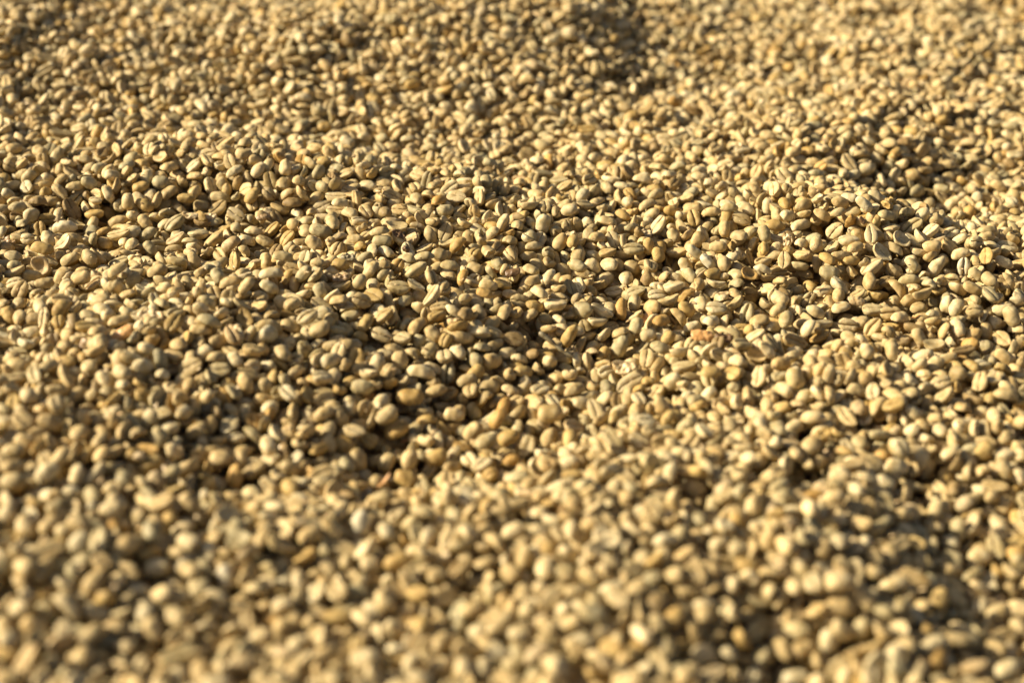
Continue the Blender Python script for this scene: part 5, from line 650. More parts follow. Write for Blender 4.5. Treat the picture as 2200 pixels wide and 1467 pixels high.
# the single beans: place (tenths of a millimetre), turn, size, shape
SINGLES = """
1436 6933 123 437 151 -130 140 98 3
1474 6794 143 499 -26 0 0 106 23
1568 6795 165 352 102 -80 331 92 5
1706 6801 142 111 130 -103 459 102 16
1607 6711 121 128 142 -113 448 107 15
1549 6642 87 476 -24 -136 64 120 23
1332 6796 118 182 -303 -303 -182 100 12
1562 6993 216 156 -70 -469 32 111 4
1645 7118 203 120 -91 -471 -77 99 8
1678 7058 183 47 155 -471 39 92 17
1384 7003 164 108 -71 -481 -45 89 7
1449 6957 193 59 469 156 45 92 8
1291 6983 125 139 -466 -114 27 92 14
1489 6729 128 59 470 154 46 92 6
1842 6690 60 108 -430 -155 -171 99 13
1732 6674 72 139 -197 -438 -13 92 3
1927 6812 101 105 160 -43 460 117 10
1957 6756 87 55 -493 -37 -54 91 2
1834 6777 115 126 -482 -30 -32 100 8
1959 6685 63 316 190 -174 290 90 23
2203 7840 -141 32 476 61 137 104 13
2229 7651 -112 223 -371 -214 -129 108 11
2152 7879 -120 176 149 -164 412 87 2
1792 6992 121 470 78 -119 91 110 9
1333 6759 40 277 -193 -366 -45 91 0
1365 6627 61 45 -74 -422 -254 112 4
1283 6749 -11 25 -192 -456 67 92 0
1404 6562 35 85 171 13 462 106 23
1528 6555 54 34 365 264 214 92 7
1639 6529 29 193 -86 -452 31 95 14
1327 6531 15 33 495 27 60 97 6
1458 6482 28 481 38 -109 70 93 22
1467 6684 83 37 487 103 -23 92 9
1357 6663 106 65 -211 -447 37 92 7
1411 6846 85 434 -21 -82 234 92 2
1478 7078 190 127 -469 -32 114 92 5
1689 6524 75 42 -498 -12 -18 102 22
1654 6930 192 21 -483 -98 80 92 0
-2026 7227 98 149 201 -65 428 116 2
-2022 7055 84 181 -465 -17 -14 107 14
-1810 7185 49 11 -492 -42 -76 95 13
-1730 7365 144 35 -495 -35 -55 101 4
-1768 7243 129 155 -318 -286 -207 96 10
-1643 7405 153 258 -429 0 0 120 12
-1604 7409 45 490 50 -72 48 104 10
-1598 7364 116 21 -483 -66 -112 111 4
-1924 7214 83 498 -34 -20 9 100 6
-2075 7169 93 32 352 285 209 92 22
-2131 7035 79 290 174 -190 316 88 9
-2255 7166 127 23 -470 -146 87 92 5
-2149 6898 98 429 258 0 0 88 12
-1966 6794 128 452 95 -147 123 95 15
-1823 6665 116 39 -214 -437 -111 92 5
-2043 6737 118 48 -22 -496 32 120 10
-1768 6993 80 490 73 -52 39 93 13
-1643 7048 48 21 -483 -66 -112 108 4
-1678 7151 66 122 -173 -404 -205 89 9
-1530 7076 97 468 44 -143 94 117 23
-1507 6965 69 480 57 -106 74 92 5
-1511 6919 26 429 258 0 0 103 8
-1609 6899 50 109 -181 -388 -233 86 9
-1713 6720 70 491 31 -74 46 107 9
-1625 6354 199 33 482 53 118 103 1
-1572 6372 145 223 -371 -214 -129 101 11
-1481 6435 156 33 491 35 79 107 10
-1734 6353 148 470 81 -119 92 91 9
-1900 6500 109 14 -453 -105 -183 103 16
-2028 6318 133 371 223 -129 214 103 4
-2103 6493 136 491 -33 -79 35 88 13
-2152 6675 112 57 -32 -496 -9 89 1
-2005 6561 126 214 129 -223 371 104 16
-1906 6680 94 33 487 44 99 111 10
-1831 6983 36 60 -27 -495 33 103 12
-2047 6851 117 152 -209 -428 -14 92 1
-1873 6967 66 24 353 145 323 112 21
-2178 7226 131 20 -9 -498 34 100 15
-1848 7069 50 57 468 167 16 92 22
659 7068 90 437 75 -182 141 101 2
453 6943 73 214 129 -223 371 90 0
726 7019 54 118 -232 -422 -63 92 4
647 6850 41 148 -246 -351 -211 102 12
911 7151 113 13 -499 -17 -30 100 22
995 7181 121 66 -495 -13 -18 91 22
1050 7146 85 64 59 -165 464 97 0
956 7025 88 182 -303 -303 -182 87 9
1117 6893 123 92 -311 -356 -134 92 9
796 6791 75 156 -70 -469 32 102 0
860 6745 63 78 175 31 461 97 6
722 6938 -44 119 198 -23 443 114 16
865 6638 49 80 -476 -127 22 92 8
688 6534 49 496 -34 -48 21 109 4
852 6332 42 21 28 -86 491 105 8
731 6389 5 127 -114 -456 -112 92 3
1036 6624 -33 88 -147 -403 -242 96 0
1018 6585 79 84 98 -105 471 90 16
1077 6624 76 76 -42 -492 -10 90 22
522 6482 -12 9 -381 -256 -199 92 1
462 6424 -13 2 359 273 216 92 13
454 6692 -56 484 105 -50 42 91 13
533 6585 -3 493 53 -54 37 90 3
1052 6840 31 181 223 -79 402 88 22
1103 6804 93 355 -95 -270 206 92 12
741 6521 7 32 469 70 156 104 16
734 7251 78 253 -422 -47 77 92 11
1175 7223 111 67 -347 -222 -275 96 22
1185 6724 77 375 52 -119 304 92 5
1096 6737 67 475 -45 21 149 92 23
533 6823 -6 67 -111 -414 -249 107 12
-1267 7190 89 111 67 -249 414 89 2
-1371 7369 86 20 -9 -498 34 105 14
-1510 7307 124 9 20 32 499 98 6
-1200 7290 136 88 -445 -133 -164 97 7
-1418 7044 63 6 12 17 500 116 8
-1349 7008 45 470 -18 -154 75 114 6
-1239 6864 82 0 477 71 133 116 10
-1318 7113 46 487 -33 -99 44 98 9
-1173 7076 51 38 -21 -498 -10 95 22
-1095 7101 56 459 48 -159 107 93 9
-1015 6997 57 448 68 -170 126 103 8
-1108 6984 54 44 99 33 487 102 4
-1151 7085 -39 5 12 34 499 104 6
-1360 6895 52 219 -212 -381 -110 93 19
-1204 6683 92 350 46 -288 206 95 3
-1369 6632 114 228 -102 -432 29 97 4
-856 6952 105 58 -29 -496 10 120 6
-875 6849 93 127 -81 -475 -38 110 4
-976 6587 151 32 -14 -498 34 103 8
-1043 6594 128 1 -369 -159 -298 97 4
-996 6363 177 34 498 9 20 98 14
-866 6401 163 104 -450 -126 -144 88 0
-934 6414 142 79 397 204 212 92 22
-764 6767 106 389 190 -147 202 100 12
-726 6539 141 40 -18 -497 34 94 11
-1004 6321 138 118 -53 -482 33 100 6
-1060 6144 232 8 -453 -103 -185 94 9
-1134 6198 220 33 495 27 60 91 13
-1212 6334 183 137 -223 -426 -16 92 0
-1074 7275 91 49 96 9 488 118 10
-1082 7188 73 244 140 -2 413 92 10
-907 7324 108 24 -466 -170 -60 92 5
-592 6482 140 19 -443 -117 -199 97 7
-485 6536 138 388 233 -109 181 97 12
-410 6502 139 482 -33 -118 53 120 23
-376 6652 122 34 498 9 20 99 22
-267 6591 107 31 -16 -499 0 88 7
-273 6636 39 71 -150 -468 60 92 0
-206 6481 110 27 404 225 188 92 22
-573 6833 112 11 -7 -500 -17 107 10
-582 6858 147 16 498 19 39 97 22
-368 6961 83 215 -189 -399 -95 88 5
-387 6855 74 472 -17 -58 154 92 22
-314 6703 112 45 -74 -422 -254 99 12
-469 6355 132 23 37 -28 497 113 4
-632 6378 140 223 -371 -214 -129 95 12
-398 6363 135 63 113 -10 483 87 22
-239 6877 76 32 -461 -101 -162 92 5
-99 6717 110 23 -452 191 92 92 17
-290 6924 70 495 -33 -60 27 89 16
-100 6448 82 38 -22 -498 -17 90 9
-115 6318 110 60 -27 -495 33 89 4
-333 6404 151 248 172 81 390 92 23
-653 6139 98 34 497 18 40 88 6
-518 6107 127 476 36 -127 80 96 1
-427 6307 18 10 -483 -103 80 92 0
-520 6029 73 82 70 -180 454 94 9
180 6340 62 499 -34 0 0 116 10
112 6372 87 63 -201 -448 70 92 2
93 6532 65 30 -483 -124 5 92 18
159 6547 80 9 427 208 156 92 22
251 6550 32 262 168 4 391 92 3
377 6361 19 57 116 17 483 102 5
357 6298 3 477 -36 48 138 92 2
234 6176 -5 223 -371 -214 -129 95 14
84 6367 -85 497 -29 -40 18 120 10
74 6818 42 36 482 128 -13 92 1
216 6942 62 204 -382 -208 -139 97 1
289 6734 39 19 -158 -458 -122 92 9
356 6820 2 103 -79 -476 -81 98 16
114 6754 29 156 -70 -469 32 91 5
80 6602 82 44 -158 -469 60 92 10
227 6775 4 106 -74 -480 -56 87 3
95 6344 38 20 -484 -64 108 92 7
-29 6234 66 59 391 275 134 92 2
421 6869 50 495 -17 -59 29 91 1
379 6921 87 31 464 169 -76 92 5
1520 6407 0 500 20 0 0 110 10
1390 6429 -11 20 495 28 59 97 3
1393 6277 -10 37 22 -257 427 89 9
1264 6344 14 89 -62 -485 -59 88 7
1474 6184 29 443 95 -162 136 97 23
1210 6163 32 30 442 94 211 94 3
1260 6180 -11 481 40 -109 70 98 22
1608 6301 8 15 473 160 -16 92 0
1708 6394 11 499 -12 -19 10 93 11
1128 6240 33 29 405 270 111 92 5
1109 6338 24 64 458 151 116 92 9
1369 6110 11 10 231 419 144 92 2
1390 5882 80 129 -214 -371 -223 95 12
1507 5956 47 10 367 273 201 92 14
1642 6103 23 205 -142 -430 -51 98 10
1696 6057 20 498 46 0 0 96 15
1076 5663 79 148 -246 -351 -211 120 12
1040 5806 64 251 -418 -56 93 92 9
1386 6491 17 42 377 259 197 92 11
1844 6324 46 223 -371 -214 -129 92 6
1818 6369 39 71 -390 -188 -239 90 4
2066 6279 30 138 -230 -361 -217 109 8
1957 6255 -29 260 -190 -379 -54 99 4
2051 6691 113 378 -21 -176 275 92 7
2202 6894 63 25 36 -59 495 106 23
2033 6802 128 419 252 91 55 92 12
2131 6698 69 99 -44 -487 33 103 4
1949 6470 71 44 99 33 487 103 6
1986 6582 67 148 -85 -470 -16 92 9
2112 6536 65 224 -110 -433 14 93 22
2004 6394 76 217 89 -27 441 92 0
2029 6526 75 28 -239 -424 -110 92 6
982 6354 5 380 112 -217 213 95 23
1022 6234 30 49 -497 -12 -18 90 3
751 6297 -36 54 473 149 25 92 0
597 6067 -9 75 -44 -492 -21 93 7
556 6160 3 258 -429 0 0 94 12
635 6125 7 83 434 189 139 92 11
511 6224 9 12 402 254 154 92 0
694 6355 -15 193 -86 -452 31 86 14
679 5911 0 497 -34 -40 18 119 10
965 5937 34 38 53 -62 492 105 16
1000 5922 59 193 -86 -452 31 104 8
947 5722 57 391 31 -159 265 92 5
624 5799 -11 233 -388 -181 -109 104 11
445 6147 -43 66 -428 -150 -200 110 1
1030 5974 71 213 148 -12 427 92 9
982 6081 49 483 -9 -115 59 100 4
1070 6235 -3 38 482 124 -32 92 1
769 5761 48 21 500 0 0 93 3
616 6274 7 12 -464 -184 22 92 0
-389 5651 1 52 -497 0 0 116 0
-467 5495 16 246 -409 -129 -77 106 8
-431 5496 -53 26 -487 -56 -93 114 3
-148 5725 -105 129 -214 -371 -223 90 6
-222 5627 -61 49 -43 -482 -115 90 9
-319 5529 -26 15 -499 -11 -19 86 22
-146 5488 -50 119 -455 -116 -126 95 0
-96 5400 -40 105 -477 -70 -82 92 7
-12 5470 -68 75 -487 -52 -70 101 1
-375 5309 -62 211 -351 -246 -148 102 11
-278 5329 -66 254 -422 -74 -45 104 8
-459 5322 -81 228 -380 -198 -119 96 4
-562 5277 -42 215 -239 -360 -131 99 3
146 5578 -26 160 -474 0 0 120 10
-51 5530 -21 3 443 107 205 99 0
51 5865 -67 49 -380 -186 -262 99 8
-359 5812 15 32 -14 -498 34 111 14
-253 5886 -22 328 197 -166 275 94 23
-567 5636 56 15 -16 -475 -156 97 9
-611 5570 9 182 -249 -393 -26 92 1
140 5499 -85 59 -415 -265 -65 92 5
59 5423 -72 374 166 -177 226 88 15
-382 5197 -76 70 -51 -487 -70 110 4
-437 4862 65 44 -498 -12 -18 89 22
-218 4857 68 182 -303 -303 -182 94 11
-499 4680 89 102 -364 -323 -55 92 5
204 5121 44 258 -429 0 0 90 11
-3 5321 -75 65 -491 -38 -53 96 20
-293 5726 -11 114 -482 -43 -49 97 22
-1134 5265 84 31 -476 -79 -128 102 8
-961 5052 26 8 -369 -165 -295 106 1
-1144 4663 181 484 63 -88 63 95 2
-1073 4642 89 146 -460 -92 -91 103 3
-1342 4380 216 223 -371 -214 -129 97 4
-1549 4811 198 242 -403 -147 -88 97 2
-1698 4961 187 258 -429 0 0 103 11
-1639 4743 205 62 -496 -13 -18 95 7
-1612 4552 204 128 -414 -177 -176 93 10
-1289 4598 192 118 -484 -29 -33 90 9
-1324 4795 144 29 497 18 40 92 6
-897 4375 87 176 -257 -390 27 92 0
-1250 5018 95 68 -478 -76 -105 118 4
-1027 5124 58 133 -482 0 0 96 3
-1113 4407 100 145 -476 -31 -31 107 4
-654 4573 109 230 -421 -130 52 92 9
-453 4472 71 258 -429 0 0 97 12
-363 4465 85 255 -425 -56 -34 87 13
-777 3936 99 258 -429 0 0 111 12
-213 4004 36 254 -422 -74 -45 89 5
-1070 4095 94 208 -198 -394 -110 97 0
1578 4743 -92 258 -429 0 0 106 11
1572 4460 -112 254 -422 -74 -45 91 2
968 4180 -7 211 -351 -246 -148 96 11
1074 4212 13 223 -371 -214 -129 93 11
1214 4431 20 254 -422 -74 -45 92 13
1009 4307 119 128 -483 0 0 100 1
1091 4308 65 72 -222 -437 -65 92 7
1013 4266 52 15 -16 -473 -161 97 0
1360 4416 -33 111 -419 -170 -183 103 1
998 4510 99 197 -328 -275 -166 87 8
723 4496 109 258 -429 0 0 93 12
1282 4106 -28 178 -403 -236 -4 92 5
1523 4158 -97 254 -422 -74 -45 89 2
627 4970 31 34 -56 -425 -255 97 5
"""
# husks and twigs: place, turn, length, kind and tone
FLAKES = """
-1112 7200 80 451 133 122 -120 77 curl w|papery pale husk flake standing upright among beans left of centre
-1140 7129 104 485 114 -33 29 55 curl b|brown curled husk scrap tucked under the papery pale flake
-2247 6908 84 485 114 -33 29 83 crumple b|ragged brown chaff scrap lying at the left edge
1213 6840 115 340 176 -182 265 66 crumple w|spiky white husk splinter left of the right mound
563 6383 -25 467 125 -95 88 67 curl o|orange curled husk flake below the upright orange tan bean
897 6463 46 487 113 -16 14 79 sliver t|thin flat tan husk sliver lying level right of centre
688 6411 -80 430 144 145 -153 103 twig b|thin dark twig slanting down between beans right of centre
178 6066 9 469 123 89 -82 169 twig d|thick dark grey twig, blurred, below the centre
-1469 7186 86 487 113 0 0 60 curl w|pale hollow seed shell scrap right of the wide split grey bean
-1396 7211 66 487 113 -16 14 77 crumple w|torn whitish husk scrap in the shade left of the pale split bean
-702 6627 136 487 113 -16 14 64 crumple d|grey wrinkled woody chip beside the bean with curved crease
-500 6859 140 467 125 95 -88 62 crumple k|dark brown husk chip in shadow above the centre left
-461 6738 122 467 125 95 -88 36 chip k|small dark rotten bean fragment above the round orange bean
-716 6412 143 485 114 -33 29 66 crumple b|brown patchy husk scrap lying left of the round grey bean
4 6587 87 484 115 -39 35 68 curl k|dark curled husk open like a black mouth at the centre
-73 6675 54 478 118 -65 58 53 curl o|orange brown curled husk beside the dark curled one
601 7014 75 487 113 0 0 63 crumple w|whitish crumbly husk flake below the bold pale split bean
681 7152 -16 473 121 80 -73 64 curl t|hollow tan husk shell directly under the bold pale split bean
1546 6889 192 430 144 145 -153 41 curl k|small dark husk curl on top of the right mound
1309 6511 45 480 117 -58 52 52 sliver t|narrow tan husk sliver at the foot of the right mound
-2001 6391 110 430 144 145 -153 39 sliver w|hair thin pale husk sliver low on the left edge
1096 6437 70 398 158 -167 196 63 twig t|short tan tapered stalk between beans left of the right mound
846 6017 68 487 113 0 0 74 crumple k|dark brown blurred husk scrap below the pale flat bean
450 5917 -16 478 118 -65 58 81 crumple w|pale crumbly husk cluster, blurred, right of the big hollow
764 6065 58 487 113 16 -14 94 curl o|large orange blurred husk curl below the right centre
-1695 6124 171 404 156 -164 189 75 curl t|tan blurred husk curl on the near left slope
-1417 5944 206 487 113 0 0 102 crumple w|large pale blurred parchment flake on the near left slope
-1638 5738 176 374 167 -176 226 71 curl b|brown blurred husk curl at the lower left slope
-1498 5799 208 467 125 -95 88 89 curl o|orange blurred forked husk left of the large parchment flake
-408 5545 -124 478 118 -65 58 64 sliver o|orange husk sliver lying inside the big shaded hollow
-456 5139 -45 430 144 -145 153 73 sliver o|orange slanted husk sliver at the bottom of the shaded hollow
-318 5051 -43 311 181 -183 295 69 sliver t|upright tan husk sliver below the shaded hollow
-1283 5006 141 487 113 0 0 42 chip w|small bright white chip, blurred, at lower left
1672 6301 17 476 119 -71 64 50 sliver o|small orange husk sliver at the foot of a round bean
1457 6451 19 485 114 33 -29 75 curl t|tan open husk shell below the right mound
"""
